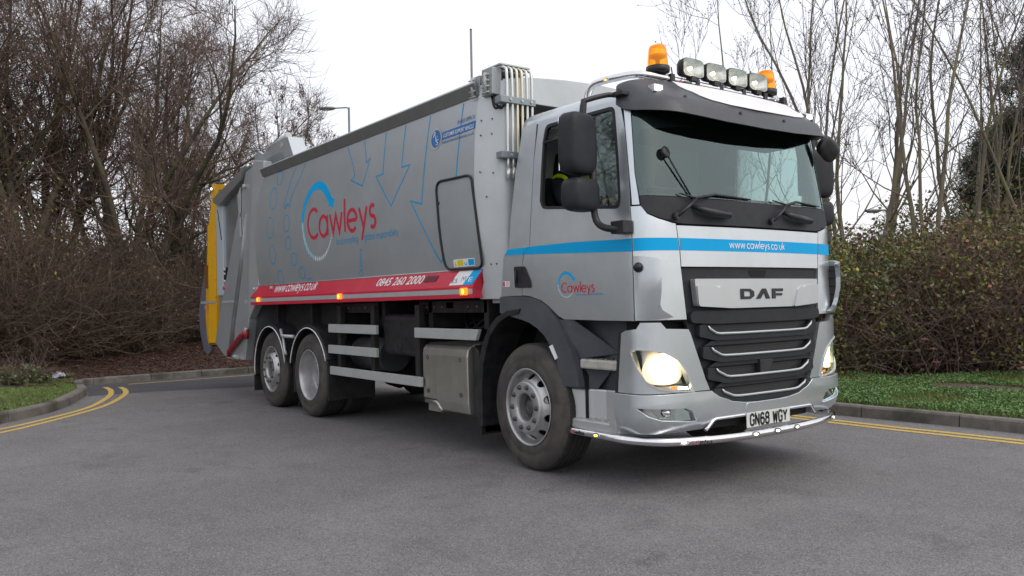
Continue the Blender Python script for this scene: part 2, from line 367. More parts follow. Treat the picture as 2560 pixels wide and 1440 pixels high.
for sg in (1, -1):
    X = (lambda L: L) if sg == 1 else mir
    # panel behind the door
    patch('rear_side_panel', X([(-2.458, 1.42), (ur(1.42), 1.42), (ur(1.76), 1.76), (ur(1.83), 1.83), (ur(2.07), 2.07), (ur(2.44), 2.44), (ur(2.8), 2.82), (-2.150, 2.84), (-2.165, 2.80), (-2.23, 2.54), (-2.327, 2.04), (-2.36, 1.817), (-2.445, 1.759), (-2.470, 1.66), (-2.479, 1.425)]), S, silver, cab, 0, .03, bevel=.008)
    patch('windscreen_pillar', X([(-1.156, 2.81), (-1.156, 2.035), (-1.102, 2.035), (-1.118, 2.26), (-1.100, 2.81)]), S, silver, cab, .004, .03, bevel=.006)
    patch('corner_panel', X([(-1.172, 2.025), (-1.172, 1.222), (-.790, 1.222), (-.828, 1.60), (-.832, 1.70), (-.858, 1.903), (-.885, 1.905), (-.988, 1.935), (-1.055, 1.967), (-1.093, 2.025)]), S, silver, cab, 0, .03, bevel=.005, gu=.03)
    # air deflector standing off the corner panel, open towards the front
    def FD(u, z, d, s_=1):
        k = max(0, min(1, (1.174 - abs(u)) / .15)); k = k * k * (3 - 2 * k); e = max(0, min(1, (z - 1.222) / .24)) ** .7
        return S(u, z, d + (.006 + .088 * k * (.25 + .75 * e)))
    df = patch('air_deflector', X([(-1.168, 1.675), (-1.10, 1.668), (-1.019, 1.645), (-.975, 1.628), (-1.005, 1.597), (-1.018, 1.522), (-1.022, 1.33), (-1.005, 1.29), (-.93, 1.240), (-1.05, 1.226), (-1.168, 1.226)]), FD, silver, truck, 0, .035, bevel=.008, gu=.02)
    m = MB()
    for k in range(5):
        z = 1.32 + k * .065; a = S(-sg * 1.03, z, .006); b_ = S(-sg * 1.03, z, .062)
        m.tube([a, b_], .006, 5)
    m.add([S(-sg * 1.032, z, d) for z, d in ((1.29, .002), (1.62, .002), (1.62, .068), (1.29, .058))], [(0, 1, 2, 3)])
    m.build('deflector_slats', [blackp], df)
    # inner liner that closes the gaps
    patch('gap_liner', X([(-.75, 1.20), (-.80, 2.0), (-1.15, 2.06), (ur(2.07) + .03, 2.0), (ur(1.76) + .06, 1.74), (ur(1.42) + .04, 1.44)]), S, liner, cab, -.032, .004, smooth=False)
    patch('window_surround_liner', X([(-1.13, 2.02), (-1.13, 2.84), (-2.30, 2.84), (ur(2.02) + .05, 2.02)]), S, liner, cab, -.034, .004, holes=[X([(-2.06, 2.83), (-2.10, 2.66), (-2.15, 2.42), (-2.19, 2.18), (-2.16, 2.10), (-1.27, 2.02), (-1.245, 2.2), (-1.235, 2.8)])], smooth=False)

# ---------------------------------------------------------------- front panel, windscreen and its black base
fp = patch('front_panel', [(-.85, 1.890), (-.824, 1.70), (-.820, 1.597), (.820, 1.597), (.824, 1.70), (.85, 1.890)], S, silver, truck, 0, .03, bevel=.006)
base = patch('windscreen_base', [(-1.098, 2.095), (-1.096, 2.027), (-1.055, 1.974), (-.988, 1.942), (-.879, 1.912), (-.80, 1.902), (.80, 1.902), (.879, 1.912), (.988, 1.942), (1.055, 1.974), (1.096, 2.027), (1.098, 2.095)], S, darkp, truck, .006, .03, bevel=.005)
for u0 in (-.52, .50):      # the two moulded grab handles under the wipers
    m = MB(); m.tube([S(u0 - .17, 2.035, .012), S(u0 - .12, 2.0, .05), S(u0, 1.978, .062), S(u0 + .14, 1.968, .058), S(u0 + .20, 1.985, .02)], [.012, .024, .03, .028, .014], 10)
    m.build('grab_handle', [blackp], base)
ws = patch('windscreen', [(-1.098, 2.10), (1.098, 2.10), (1.112, 2.26), (1.094, 2.80), (-1.094, 2.80), (-1.112, 2.26)], S, wsg, truck, .002, 0)
frit = patch('black_border', [(-1.104, 2.10), (1.104, 2.10), (1.116, 2.26), (1.098, 2.80), (-1.098, 2.80), (-1.116, 2.26)], S, blackp, ws, -.004, 0,
             holes=[rnd([(-1.055, 2.115), (1.055, 2.115), (1.075, 2.26), (1.055, 2.585), (.9, 2.60), (.55, 2.64), (.0, 2.65), (-.55, 2.64), (-.9, 2.60), (-1.055, 2.585), (-1.075, 2.26)], .05)])
# sun visor with a white top and two lamps
visp = mat('visor_plastic', (.050, .053, .060), .42, 0, c2=(.062, .065, .072), scale=9, bump=.08, bscale=200)
vis = patch('sun_visor', [(-1.20, 2.945), (-1.205, 2.775), (-1.16, 2.735), (-1.08, 2.705), (-.825, 2.655), (-.4, 2.625), (0, 2.615), (.4, 2.625), (.825, 2.655), (1.08, 2.705), (1.16, 2.735), (1.205, 2.775), (1.20, 2.945), (.9, 2.985), (.62, 2.995), (-.62, 2.995), (-.9, 2.985)], V, visp, truck, 0, .012, bevel=.004, gz=.04)
patch('visor_panel', [(-.62, 3.000), (-.60, 2.955), (-.565, 2.90), (-.53, 2.84), (-.46, 2.795), (-.3, 2.765), (0, 2.755), (.3, 2.765), (.50, 2.775), (.66, 2.80), (.76, 2.84), (.82, 2.90), (.83, 2.96), (.80, 3.000)], V, whitev, vis, .010, .008, gz=.04)
m = MB()
for u, z in ((-1.17, 2.88), (-.72, 2.79), (-.22, 2.72), (.30, 2.72), (.80, 2.79)): m.tube([V(u, z, -.002), V(u, z, .010)], .012, 8)
m.build('visor_bolt', [blackp], vis)
for s_ in (-1, 1):
    m = MB(); c = V(s_ * .90, 2.865, .012); m.cm = 0; m.box(c.x - .05, c.x + .010, c.y - .045, c.y + .045, c.z - .026, c.z + .026); m.cm = 1; m.add([(c.x + .012, c.y + .036 * math.cos(t), c.z + .018 * math.sin(t)) for t in [2 * PI * i / 14 for i in range(14)]], [tuple(range(14))])
    m.build('visor_lamp', [chrome, white_lit], vis)
# wipers
for u0, u1 in ((-.86, -.06), (.16, .90)):
    m = MB(); p0 = S(u0, 1.95, .03); p1 = S(u0 + .19, 2.085, .045)
    m.tube([p0 - Vector((.03, 0, 0)), p0 + Vector((.012, 0, 0))], .026, 10); m.tube([p0, (p0 + p1) / 2 + Vector((.012, 0, 0)), p1], [.016, .012, .008], 8)
    m.tube([S(u0 + .05, 2.118, .02), p1, S((u0 + u1) / 2, 2.125, .022), S(u1, 2.112, .016)], [.005, .010, .011, .006], 6)
    m.build('wiper', [blackp], truck)
m = MB(); p0 = S(-.68, 2.085, .012); p1 = S(-.87, 2.375, .03)      # front mirror on its stalk
m.tube([p0, p1], .007, 6); T = Matrix.Translation(p1 + Vector((0, -.015, .035))) @ Matrix.Rotation(.35, 4, 'X')
for r, h in ((.0, .0),): m.lathe([(.001, -.022), (.03, -.02), (.042, -.006), (.044, .006), (.036, .012), (.001, .013)], p1 + Vector((-.01, -.018, .035)), (1, .15, .25), 16)
m.build('front_mirror', [blackp], truck)

# ---------------------------------------------------------------- doors
door_out = [(-1.19, 2.815), (-1.36, 2.825), (-1.70, 2.83), (-2.03, 2.835), (-2.135, 2.83), (-2.224, 2.54), (-2.321, 2.04), (-2.354, 1.817), (-2.437, 1.759), (-2.464, 1.66), (-2.473, 1.425), (-2.36, 1.412), (-2.228, 1.380), (-2.138, 1.336), (-2.008, 1.252), (-1.945, 1.228), (-1.557, 1.222), (-1.182, 1.220), (-1.180, 1.676), (-1.180, 2.03), (-1.168, 2.2), (-1.166, 2.60)]
win_out = rnd([(-2.045, 2.79), (-1.245, 2.782), (-1.250, 2.386), (-1.262, 2.107), (-1.28, 2.020), (-2.165, 2.108), (-2.188, 2.18), (-2.145, 2.426), (-2.10, 2.65)], .05, keep=(2, 3, 6, 7, 8))
win_in = rnd([(-2.030, 2.765), (-1.270, 2.757), (-1.275, 2.386), (-1.285, 2.125), (-1.298, 2.045), (-2.150, 2.130), (-2.163, 2.18), (-2.120, 2.426), (-2.078, 2.65)], .045, keep=(2, 3, 6, 7, 8))
def logo(M, em, part_parent, circ, txt, base_off, tagline=True):
    """C-shaped arrow, row of shrinking dots, the name and its tagline; M(a,b,offset) maps metres"""
    cx, cz, r = circ
    outl = [(math.cos(math.radians(a)) * r + cx, math.sin(math.radians(a)) * r + cz) for a in range(176, 40, -8)]
    tip = [(cx + r * 1.04, cz + r * .44), (cx + r * .96, cz + r * .25), (cx + r * .67, cz + r * .33)]
    inn = [(math.cos(math.radians(a)) * r * f + cx, math.sin(math.radians(a)) * r * f + cz) for a, f in zip(range(40, 177, 8), [.76 + .006 * i for i in range(18)])]
    patch('logo_arrow', outl + [(cx + r * .90, cz + r * .50)] + tip + [(cx + r * .74, cz + r * .36)] + inn, M, cyan, part_parent, base_off + .0002, .001, gu=.2 * r, gz=.12 * r)
    m = MB(); nd = 20; a = 184.0; k = 0
    for i in range(nd):
        s = r * (.088 - .0028 * i); m.cm = 0 if i < 7 else 1
        c = (cx + math.cos(math.radians(a)) * r * .93, cz + math.sin(math.radians(a)) * r * .93); ta = math.radians(a)
        q = [(c[0] + s * .62 * math.cos(t) , c[1] + s * (1.35 - .02 * i) * math.sin(t) * (1 if i < 5 else .8)) for t in [2 * PI * j / 14 for j in range(14)]]
        m.add([M(x, y, base_off) for x, y in q], [tuple(range(14))])
        a += math.degrees(s * 2.15 / r) * (1.0 if i else 1.3)
    m.build('logo_dots', [pale, pale2], part_parent, fix=False)
    m = MB(); write(m, 'Cawleys', lambda a, b, l: M(txt[0] + a * em, txt[1] + b * em, base_off + .0008 + l), .090, .100); m.build('logo_lettering', [redv], part_parent, fix=False)
    if tagline:
        m = MB()
        for tx, a0, a1 in (('local recycling', 1.755, 2.93), ('global responsibility', 3.27, 4.90)):
            e2 = em * (a1 - a0) / width_of(tx, .12); m = MB(); write(m, tx, lambda a, b, l: M(txt[0] + em * a0 + a * e2, txt[1] - em * .27 + b * e2 * 1.15, base_off + l), .080, .12); m.build('tagline_lettering', [cyl], part_parent, fix=False)
for sg in (1, -1):
    X = (lambda L: L) if sg == 1 else mir
    d = patch('door', X(door_out), S, silver, truck, 0, .03, holes=[X(win_out)], bevel=.006)
    patch('window_seal', X(win_out), S, rubber, d, .002, .03, holes=[X(win_in)], bevel=.003)
    if sg == 1:
        patch('side_window', [(-2.075, 2.652), (-2.03, 2.765), (-1.27, 2.757), (-1.275, 2.386), (-1.285, 2.125), (-1.298, 2.045), (-1.56, 2.07), (-1.53, 2.3), (-1.515, 2.655)], S, sideg, d, -.012, 0)
        m = MB(); m.tube([S(-2.10, 2.648, -.008), S(-1.515, 2.655, -.008)], .012, 6); m.tube([S(-1.515, 2.655, -.008), S(-1.53, 2.3, -.008), S(-1.56, 2.065, -.008)], .010, 6); m.build('window_bar', [rubber], d)
    else: patch('side_window', mir(win_in), S, sideg, d, -.012, 0)
    h = patch('door_handle', X(rnd([(-2.566, 1.664), (-2.420, 1.660), (-2.400, 1.63), (-2.343, 1.530), (-2.343, 1.483), (-2.56, 1.487)], .015)), S, blackp, d, .012, .012, bevel=.006)
    m = MB(); m.tube([S(-sg * 2.53, 1.63, .02), S(-sg * 2.53, 1.52, .02)], .010, 8); m.build('handle_bar', [darkp], h)
    # cyan stripe, widening towards the front
    patch('door_stripe', X([(-2.360, 1.8165), (-2.438, 1.7595), (-1.183, 1.708), (-1.183, 1.798), (-1.816, 1.817)]), S, cyan, d, .0035, .003)
    patch('side_stripe', X([(ur(1.812), 1.8115), (ur(1.78), 1.766), (-2.449, 1.7605), (-2.366, 1.8165)]), S, cyan, cab, .0035, .003)
    patch('corner_stripe', X([(-1.168, 1.799), (-1.168, 1.709), (-.838, 1.713), (-.850, 1.801)]), S, cyan, cab, .0035, .003, gu=.03)
    m = MB()
    for u, z in ((-1.83, 2.862), (-1.80, 2.872), (-1.86, 2.850), (-1.77, 2.862)): m.tube([S(sg * u, z - .03, .0), S(sg * u, z - .03, .005)], .008, 8)
    m.build('roof_rivet', [silver], d)
    if sg == 1:
        logo(lambda a, b, k=0: S(a, b, k), .098, d, (-1.905, 1.494, .103), (-1.963, 1.436), .0012)
        dr = d
patch('front_stripe', [(-.828, 1.801), (-.821, 1.713), (.821, 1.713), (.828, 1.801)], S, cyan, fp, .0035, .003)
m = MB(); L = .325 - (-.335); w_ = width_of('www.cawleys.co.uk', .12); write(m, 'www.cawleys.co.uk', lambda a, b, l: S(-.335 + a * L / w_, 1.738 + b * L / w_, .0055 + l), .10, .12); m.build('front_lettering', [whitev], fp, fix=False)
m = MB(); c = S(-1.128, 1.592, .03); m.lathe([(.001, .036), (.018, .034), (.030, .02), (.036, 0), (.036, -.03)], c, (.55, -.83, 0), 16); m.build('side_repeater', [blackp], truck)
m = MB(); m.add([S(u, z, .004) for u, z in ((-2.735, 1.545), (-2.64, 1.545), (-2.64, 1.498), (-2.735, 1.498))], [(0, 1, 2, 3)]); m.cm = 1
m.add([S(u, z, .0055) for u, z in ((-2.732, 1.54), (-2.708, 1.54), (-2.708, 1.503), (-2.732, 1.503))], [(0, 1, 2, 3)]); m.lathe([(.016, 0), (.011, 0)], S(-2.672, 1.521, .0055), (0, -1, 0), 12); m.build('warning_sticker', [whitev, redv], cab, fix=False)

# ---------------------------------------------------------------- grille
gl = [(-.820, 1.592), (-.784, 1.211), (-.766, 1.154), (-.716, .987), (-.638, .800), (-.590, .722), (-.526, .675), (-.402, .634), (-.267, .613)]
gr = patch('grille', gl + mir(gl), S, darkp, truck, -.02, .03, bevel=.008)
patch('grille_bar', rnd([(-.765, 1.278), (-.772, 1.195), (-.5, 1.182), (.5, 1.182), (.772, 1.195), (.765, 1.278)], .04), S, darkp, gr, .022, .05, bevel=.018)
bl = [(-.735, 1.508), (-.714, 1.314), (-.365, 1.292)]
bb = patch('badge_bar', rnd(bl + mir(bl), .015), S, silver_pl, gr, .038, .05, bevel=.010)
for sg in (1, -1):
    X = (lambda L: L) if sg == 1 else mir
    patch('badge_wing', X(rnd([(-.724, 1.466), (-.480, 1.454), (-.428, 1.430), (-.362, 1.291), (-.712, 1.312)], .02)), S, silver_pl, bb, .050, .02, bevel=.006)
badge = [([(0, 0), (.105, 0), (.150, .022), (.150, .056), (.105, .077), (0, .077)], [[(.036, .020), (.098, .020), (.110, .030), (.110, .048), (.098, .057), (.036, .057)]], -.277),
         ([(0, 0), (.075, .077), (.118, .077), (.165, 0), (.120, 0), (.095, .048), (.048, 0)], [], -.105),
         ([(0, 0), (.040, 0), (.040, .022), (.122, .022), (.126, .041), (.040, .041), (.040, .055), (.134, .055), (.138, .077), (0, .077)], [], .090)]
for o_, h_, x_ in badge: patch('badge_letter', [(a + x_, b + 1.356) for a, b in o_], S, blackp, bb, .044, .007, holes=[[(a + x_, b + 1.356) for a, b in q] for q in h_])
patch('camera_recess', rnd([(-.115, 1.575), (.115, 1.575), (.085, 1.522), (-.085, 1.522)], .02), S, liner, gr, -.018, .005)
SL = [(1.170, 1.112, .620, .515), (1.015, .953, .592, .470), (.862, .797, .552, .420), (.710, .650, .500, .365)]
for zt, zb, wt, wb in SL:
    patch('grille_mesh', rnd([(-wt, zt), (-wb - .02, zb), (wb + .02, zb), (wt, zt)], .03), S, hexm, gr, -.012, .004)
    patch('grille_slat', rnd([(-wt - .075, zt + .010), (-wt - .082, zt - .075), (-wb - .02, zb - .050), (wb + .02, zb - .050), (wt + .082, zt - .075), (wt + .075, zt + .010), (wt + .004, zt + .004), (wt - .02, zb + .022), (wb, zb - .002), (-wb, zb - .002), (-wt + .02, zb + .022), (-wt - .004, zt + .004)], .015, keep=()), S, darkp, gr, .030, .05, bevel=.012)
    patch('grille_hood', rnd([(-wt - .05, zt + .012), (wt + .05, zt + .012), (wt - .02, zt + .046), (-wt + .02, zt + .046)], .01), S, darkp, gr, .016, .04, bevel=.008)
    m = MB(); pth = [(-wt, zt), (-wt + .018, zt - .022), (-wb - .030, zb + .006), (-wb + .01, zb)] + [(x, zb - .002) for x in (-.3, -.15, 0, .15, .3)] + [(wb - .01, zb), (wb + .030, zb + .006), (wt - .018, zt - .022), (wt, zt)]
    m.tube([S(a, b, .036) for a, b in pth], [.005] + [.0095] * (len(pth) - 2) + [.005], 8); m.build('slat_trim', [silver_pl], gr)
patch('radar_cover', rect(-.075, .075, .785, .900), S, blackp, gr, .036, .05, bevel=.006)

# ---------------------------------------------------------------- headlamp panels and headlamps
hp = [(-1.298, 1.132), (-1.261, 1.150), (-1.159, 1.163), (-1.131, 1.207), (-1.004, 1.205), (-.971, 1.161), (-.79, 1.152), (-.772, 1.122), (-.720, .987), (-.642, .792), (-.603, .712), (-1.348, .712)]
hl = [(-1.212, 1.004), (-1.190, 1.018), (-1.164, 1.023), (-1.065, 1.016), (-.988, .996), (-.903, .943), (-.827, .857), (-.781, .764), (-.763, .712), (-.850, .716), (-.936, .724), (-1.030, .745), (-1.106, .798), (-1.161, .893)]
def shrink(L, k, c=None):
    cx = sum(p[0] for p in L) / len(L); cz = sum(p[1] for p in L) / len(L)
    if c: cx, cz = c
    return [(cx + (a - cx) * k, cz + (b - cz) * k) for a, b in L]
for sg in (1, -1):
    X = (lambda L: L) if sg == 1 else mir
    h = patch('headlight', X(shrink(hl, .97)), S, lensg, truck, .010, 0, gu=.03)
    patch('headlight_panel', X(hp), S, silver, truck, .015, .05, holes=[X(hl)], bevel=.008, gu=.04)
    patch('headlight_bezel', X(shrink(hl, 1.035)), S, silver_pl, h, .023, .012, holes=[X(shrink(hl, .965))], gu=.03, bevel=.004)
    patch('headlight_housing', X(hl), S, silver_pl, h, -.075, .005, gu=.04)
    patch('lit_reflector', X([(-.975 + .165 * math.cos(t) * (1 - .25 * math.sin(t)), .880 + .112 * math.sin(t)) for t in [2 * PI * i / 28 for i in range(28)]]), lambda u, z, d, s_=sg: S(u, z, d + .03 * math.cos((abs(u) - .98) * 9)), head_lit, h, -.045, .005, gu=.03, gz=.03)
    patch('lamp_divider', X([(-1.06, .772), (-.84, .770), (-.785, .762), (-.775, .752), (-.85, .757), (-1.06, .758)]), S, hubd, h, -.02, .01)
    patch('daylight_lamp', X([(-.865, .750), (-.785, .745), (-.772, .722), (-.872, .728)]), S, white_lit, h, -.02, .006)
    patch('indicator_lamp', X([(-.925, .756), (-.885, .752), (-.885, .732), (-.925, .736)]), S, amber, h, -.02, .006)
    patch('lamp_bracket', X([(-1.005, 1.26), (-1.13, 1.26), (-1.16, 1.18), (-.97, 1.18)]), S, darkp, truck, -.03, .02)
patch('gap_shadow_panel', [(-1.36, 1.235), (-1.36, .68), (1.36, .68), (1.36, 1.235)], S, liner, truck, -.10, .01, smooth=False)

# ---------------------------------------------------------------- bumper, fog lamps, plate and lower tube
fog_h = [(-1.165, .615), (-.860, .603), (-.800, .580), (-.755, .505), (-.86, .510), (-1.02, .530), (-1.095, .560)]
btop = [(-1.372, .706), (-.602, .706), (-.586, .690), (-.526, .655), (-.402, .618), (-.267, .600), (-.13, .594)]
bump = patch('bumper', btop + mir(btop) + [(1.372, .425), (1.0, .425), (.655, .432), (.585, .505), (-.585, .505), (-.655, .432), (-1.0, .425), (-1.372, .425)], lambda u, z, d: S(u, z, d - .05 * max(0, (.52 - z) / .1) ** 1.5 * (1 if abs(u) > .6 else .6)), silver, truck, .036, .05, holes=[fog_h, mir(fog_h)], bevel=.012)
patch('bumper_hatch', rnd([(-.25, .592), (.25, .592), (.262, .522), (-.262, .522)], .02), S, silver, bump, .040, .01, bevel=.003)
patch('air_intake', [(-.60, .425), (-.60, .52), (.60, .52), (.60, .425)], S, liner, bump, -.02, .01)
m = MB(); m.tube([S(a, b, .03) for a, b in ((-.665, .430), (-.64, .445), (-.585, .497), (-.56, .503), (-.3, .505), (0, .507), (.3, .505), (.56, .503), (.585, .497), (.64, .445), (.665, .430))], .014, 8); m.build('chrome_trim', [chrome], bump)
for sg in (1, -1):
    X = (lambda L: L) if sg == 1 else mir
    f = patch('fog_lamp', X([(-1.10, .610), (-.865, .600), (-.815, .575), (-.785, .512), (-.88, .515), (-1.01, .533), (-1.06, .56)]), S, lensg, truck, .012, 0, gu=.03)
    patch('fog_recess', X(shrink(fog_h, 1.04)), S, silver_pl, f, -.035, .005, gu=.03)
    patch('fog_reflector', X([(-1.08, .605), (-.865, .595), (-.80, .515), (-1.01, .535)]), S, chrome, f, -.022, .005, gu=.03)
    m = MB(); c = S(-sg * .97, .575, -.005); m.lathe([(.001, .02), (.02, .016), (.034, 0), (.036, -.02)], c, (1, 0, 0), 14); m.build('fog_bulb', [chrome], f)
pl = MB().box(1.428, 1.436, -.26, .26, .405, .516).build('number_plate', [mat('plate_white', (.62, .65, .60), .35)], truck, bevel=.002)
m = MB(); e = .079 / .75; tw = width_of('GN68 WGY', .14, .92)
write(m, 'GN68 WGY', lambda a, b, l: Vector((1.4375 + l, -.222 + a * .444 / tw, .421 + b * e)), .16, .14, .92); m.build('plate_characters', [blackv], pl, fix=False)
m = MB(); m.add([(1.4375, y, z) for y, z in ((-.10, .4075), (.16, .4075), (.16, .4115), (-.10, .4115))], [(0, 1, 2, 3)]); m.build('plate_footer', [blackv], pl, fix=False)
tp = [(.50, -1.175, .385), (.80, -1.18, .385), (1.08, -1.165, .38), (1.26, -1.07, .375), (1.36, -.92, .37), (1.44, -.6, .365), (1.47, -.3, .362), (1.48, 0, .362)]
tp2 = tp + [(x, -y, z) for x, y, z in tp[:-1]][::-1]
def smooth_path(P, n=4):
    P = [Vector(p) for p in P]; out = []
    for i in range(len(P) - 1):
        a = P[max(i - 1, 0)]; b = P[i]; c = P[i + 1]; d = P[min(i + 2, len(P) - 1)]
        for j in range(n):
            t = j / n; out.append(.5 * ((2 * b) + (c - a) * t + (2 * a - 5 * b + 4 * c - d) * t * t + (3 * b - a - 3 * c + d) * t ** 3))
    return out + [P[-1]]
m = MB(); m.tube(smooth_path(tp2), .030, 14); tb = m.build('bumper_tube', [chrome], truck)
def small_lamp(p, n, parent, lit, r=.022, name='marker_lamp', wide=1.7):
    r *= .80
    n = Vector(n).normalized(); a = n.cross(Vector((0, 0, 1))).normalized(); b = a.cross(n); m = MB()
    for k, (rr, h0, h1) in enumerate(((r * 1.35, -.02, .004), (r * .62, .004, .008))):
        m.cm = k; vs = []
        for h in (h0, h1):
            for j in range(14): t = 2 * PI * j / 14; vs.append(Vector(p) + n * h + a * math.cos(t) * rr * wide + b * math.sin(t) * rr * .8)
        m.add(vs, [tuple(range(14, 28))] + [(j, (j + 1) % 14, 14 + (j + 1) % 14, 14 + j) for j in range(14)])
    return m.build(name, [chrome, lit], parent)
small_lamp((.83, -1.207, .385), (0, -1, 0), tb, amber_lit, .022); small_lamp((.83, 1.207, .385), (0, 1, 0), tb, amber_lit, .022)
for y, x in ((-.90, 1.395), (-.25, 1.503), (0, 1.51), (.25, 1.503), (.90, 1.395)): small_lamp((x, y, .368), (1, y * .55, .1), tb, white_lit, .022)
def brand(x0, y0, z0, dx, dy, L, parent, off, txt='Kelsa', c1=None):
    for t, a, b, mt in ((txt[0], 0, .24, redv), (txt[1:], .26, 1, blackv)):
        m = MB(); type_set(m, t, lambda p, q, l, a=a, b=b: Vector((x0 + dx * L * (a + (b - a) * p), y0 + dy * L * (a + (b - a) * p), z0 + q * L * .30)) + off, 1, 1, .3, .02); m.build('maker_lettering', [mt if c1 is None else c1], parent, fix=False)
brand(.56, -1.2095, .373, 1, -.005, .14, tb, Vector((0, 0, 0))); brand(1.415, -.83, .352, .33, .94, .14, tb, Vector((.026, -.008, 0)))

# ---------------------------------------------------------------- wheel arch, steps
xof = lambda u: 2.375 - abs(u)
for sg in (1, -1):
    X = (lambda L: L) if sg == 1 else mir
    ao = [(-2.788, 1.413), (-2.464, 1.415), (-2.35, 1.405), (-2.24, 1.376), (-2.138, 1.328), (-2.00, 1.215), (-1.906, 1.10), (-1.83, .98), (-1.775, .85), (-1.75, .72), (-1.945, .715), (-1.975, .80), (-2.01, .91), (-2.07, 1.01), (-2.15, 1.095), (-2.24, 1.155), (-2.34, 1.195), (-2.45, 1.222), (-2.56, 1.24), (-2.772, 1.278)]
    ar = patch('wheel_arch', X(ao), lambda u, z, d: S(u, z, d + .03 * max(0, min(1, (1.42 - z) / .25))), archp, truck, .004, .06, bevel=.010, gu=.04, gz=.06)
    m = MB(); pth = [(.62, .45), (.62, .80), (.52, 1.0), (.38, 1.13), (.15, 1.23), (-.1, 1.28), (-.40, 1.26), (-.58, 1.14), (-.68, .95), (-.73, .7), (-.73, .22)]
    vs = [(x, -sg * y, z) for x, z in pth for y in (1.12, .62)]; m.add(vs, [(2 * i, 2 * i + 1, 2 * i + 3, 2 * i + 2) for i in range(len(pth) - 1)])
    m.add([(-.73 - k, -sg * y, z) for k, y, z in ((0, 1.16, .2), (0, 1.16, 1.0), (0, .62, 1.0), (0, .62, .2))], [(0, 1, 2, 3)])
    m.build('wheel_housing', [black], truck, fix=False)
    m = MB(); sp = [(-.10, 1.315), (-.28, 1.30), (-.45, 1.235), (-.58, 1.13), (-.66, 1.0), (-.715, .85), (-.74, .65), (-.735, .28)]; ins = [(-.12, 1.27), (-.27, 1.25), (-.41, 1.19), (-.53, 1.09), (-.60, .96), (-.655, .82), (-.68, .64), (-.68, .28)]
    m.prism(sp + ins[::-1], 1, -sg * 1.19, -sg * .85); m.build('mudguard', [blackp], truck, bevel=.008)
    refl = patch('arch_reflector', X([(-2.08, 1.015), (-2.045, 1.03), (-1.985, .93), (-2.01, .915)]), S, whitev, ar, .048, .01)
    # recessed step well behind the arch
    st = patch('step_well', X([(-1.98, 1.23), (-1.98, .66), (-1.32, .66), (-1.32, 1.23)]), S, archp, truck, -.17, .01, smooth=False)
    patch('sill_panel', X([(-2.02, 1.225), (-1.86, 1.225), (-1.60, 1.02), (-1.50, .985), (-1.50, .975), (-1.80, .93), (-1.80, .86), (-1.60, .84), (-1.70, .70), (-1.93, .70), (-1.93, .9)]), lambda u, z, d: S(u, z, d - .16 * max(0, min(1, (1.90 - abs(u)) / .3))), archp, truck, .0, .01, gu=.03)
    patch('headlight_side_trim', X([(-1.298, 1.15), (-1.335, 1.14), (-1.385, .70), (-1.345, .70)]), S, darkp, truck, .010, .16, bevel=.004)
    m = MB(); m.box(xof(-1.778), xof(-1.32), -sg * 1.150, -sg * .96, .858, .930)
    s1 = m.build('upper_step', [mat('worn_silver_step', (.48, .47, .43), .6, .2, c2=(.36, .32, .26), scale=14, spread=(.45, .7)) if 'worn_silver_step' not in MATS else MATS['worn_silver_step']], truck, bevel=.014)
    m = MB(); random.seed(3)
    for i in range(7):
        for j in range(3): x = xof(-1.74) + .055 * i + random.uniform(-.01, .01); y = 1.12 - .05 * j; m.box(x, x + .03, -sg * y, -sg * (y - .02), .9305, .934)
    m.build('step_tread', [hubd], s1)
    m = MB(); wp = [(.395, 1.150), (.47, 1.145), (.56, 1.115), (.66, 1.065), (.76, 1.035), (.90, 1.03), (1.03, 1.045)]
    m.prism([(x, -sg * y) for x, y in wp] + [(x, -sg * (y - .03)) for x, y in wp[::-1]], 2, .46, .70); m.box(xof(-1.985), xof(-1.362), -sg * 1.158, -sg * 1.0, .40, .478)
    s2 = m.build('lower_step', [silver_pl], truck, bevel=.014)
    m = MB()
    for i in range(9):
        for j in range(3): x = xof(-1.94) + .055 * i + random.uniform(-.01, .01); y = 1.13 - .04 * j; m.box(x, x + .032, -sg * y, -sg * (y - .018), .4785, .4815)
    m.build('step_tread', [MATS['worn_silver_step']], s2)
    patch('step_corner', X([(-1.36, .70), (-1.36, .42), (-1.39, .42), (-1.43, .48), (-1.41, .53), (-1.385, .56)]), S, silver_pl, truck, .03, .14, bevel=.008)

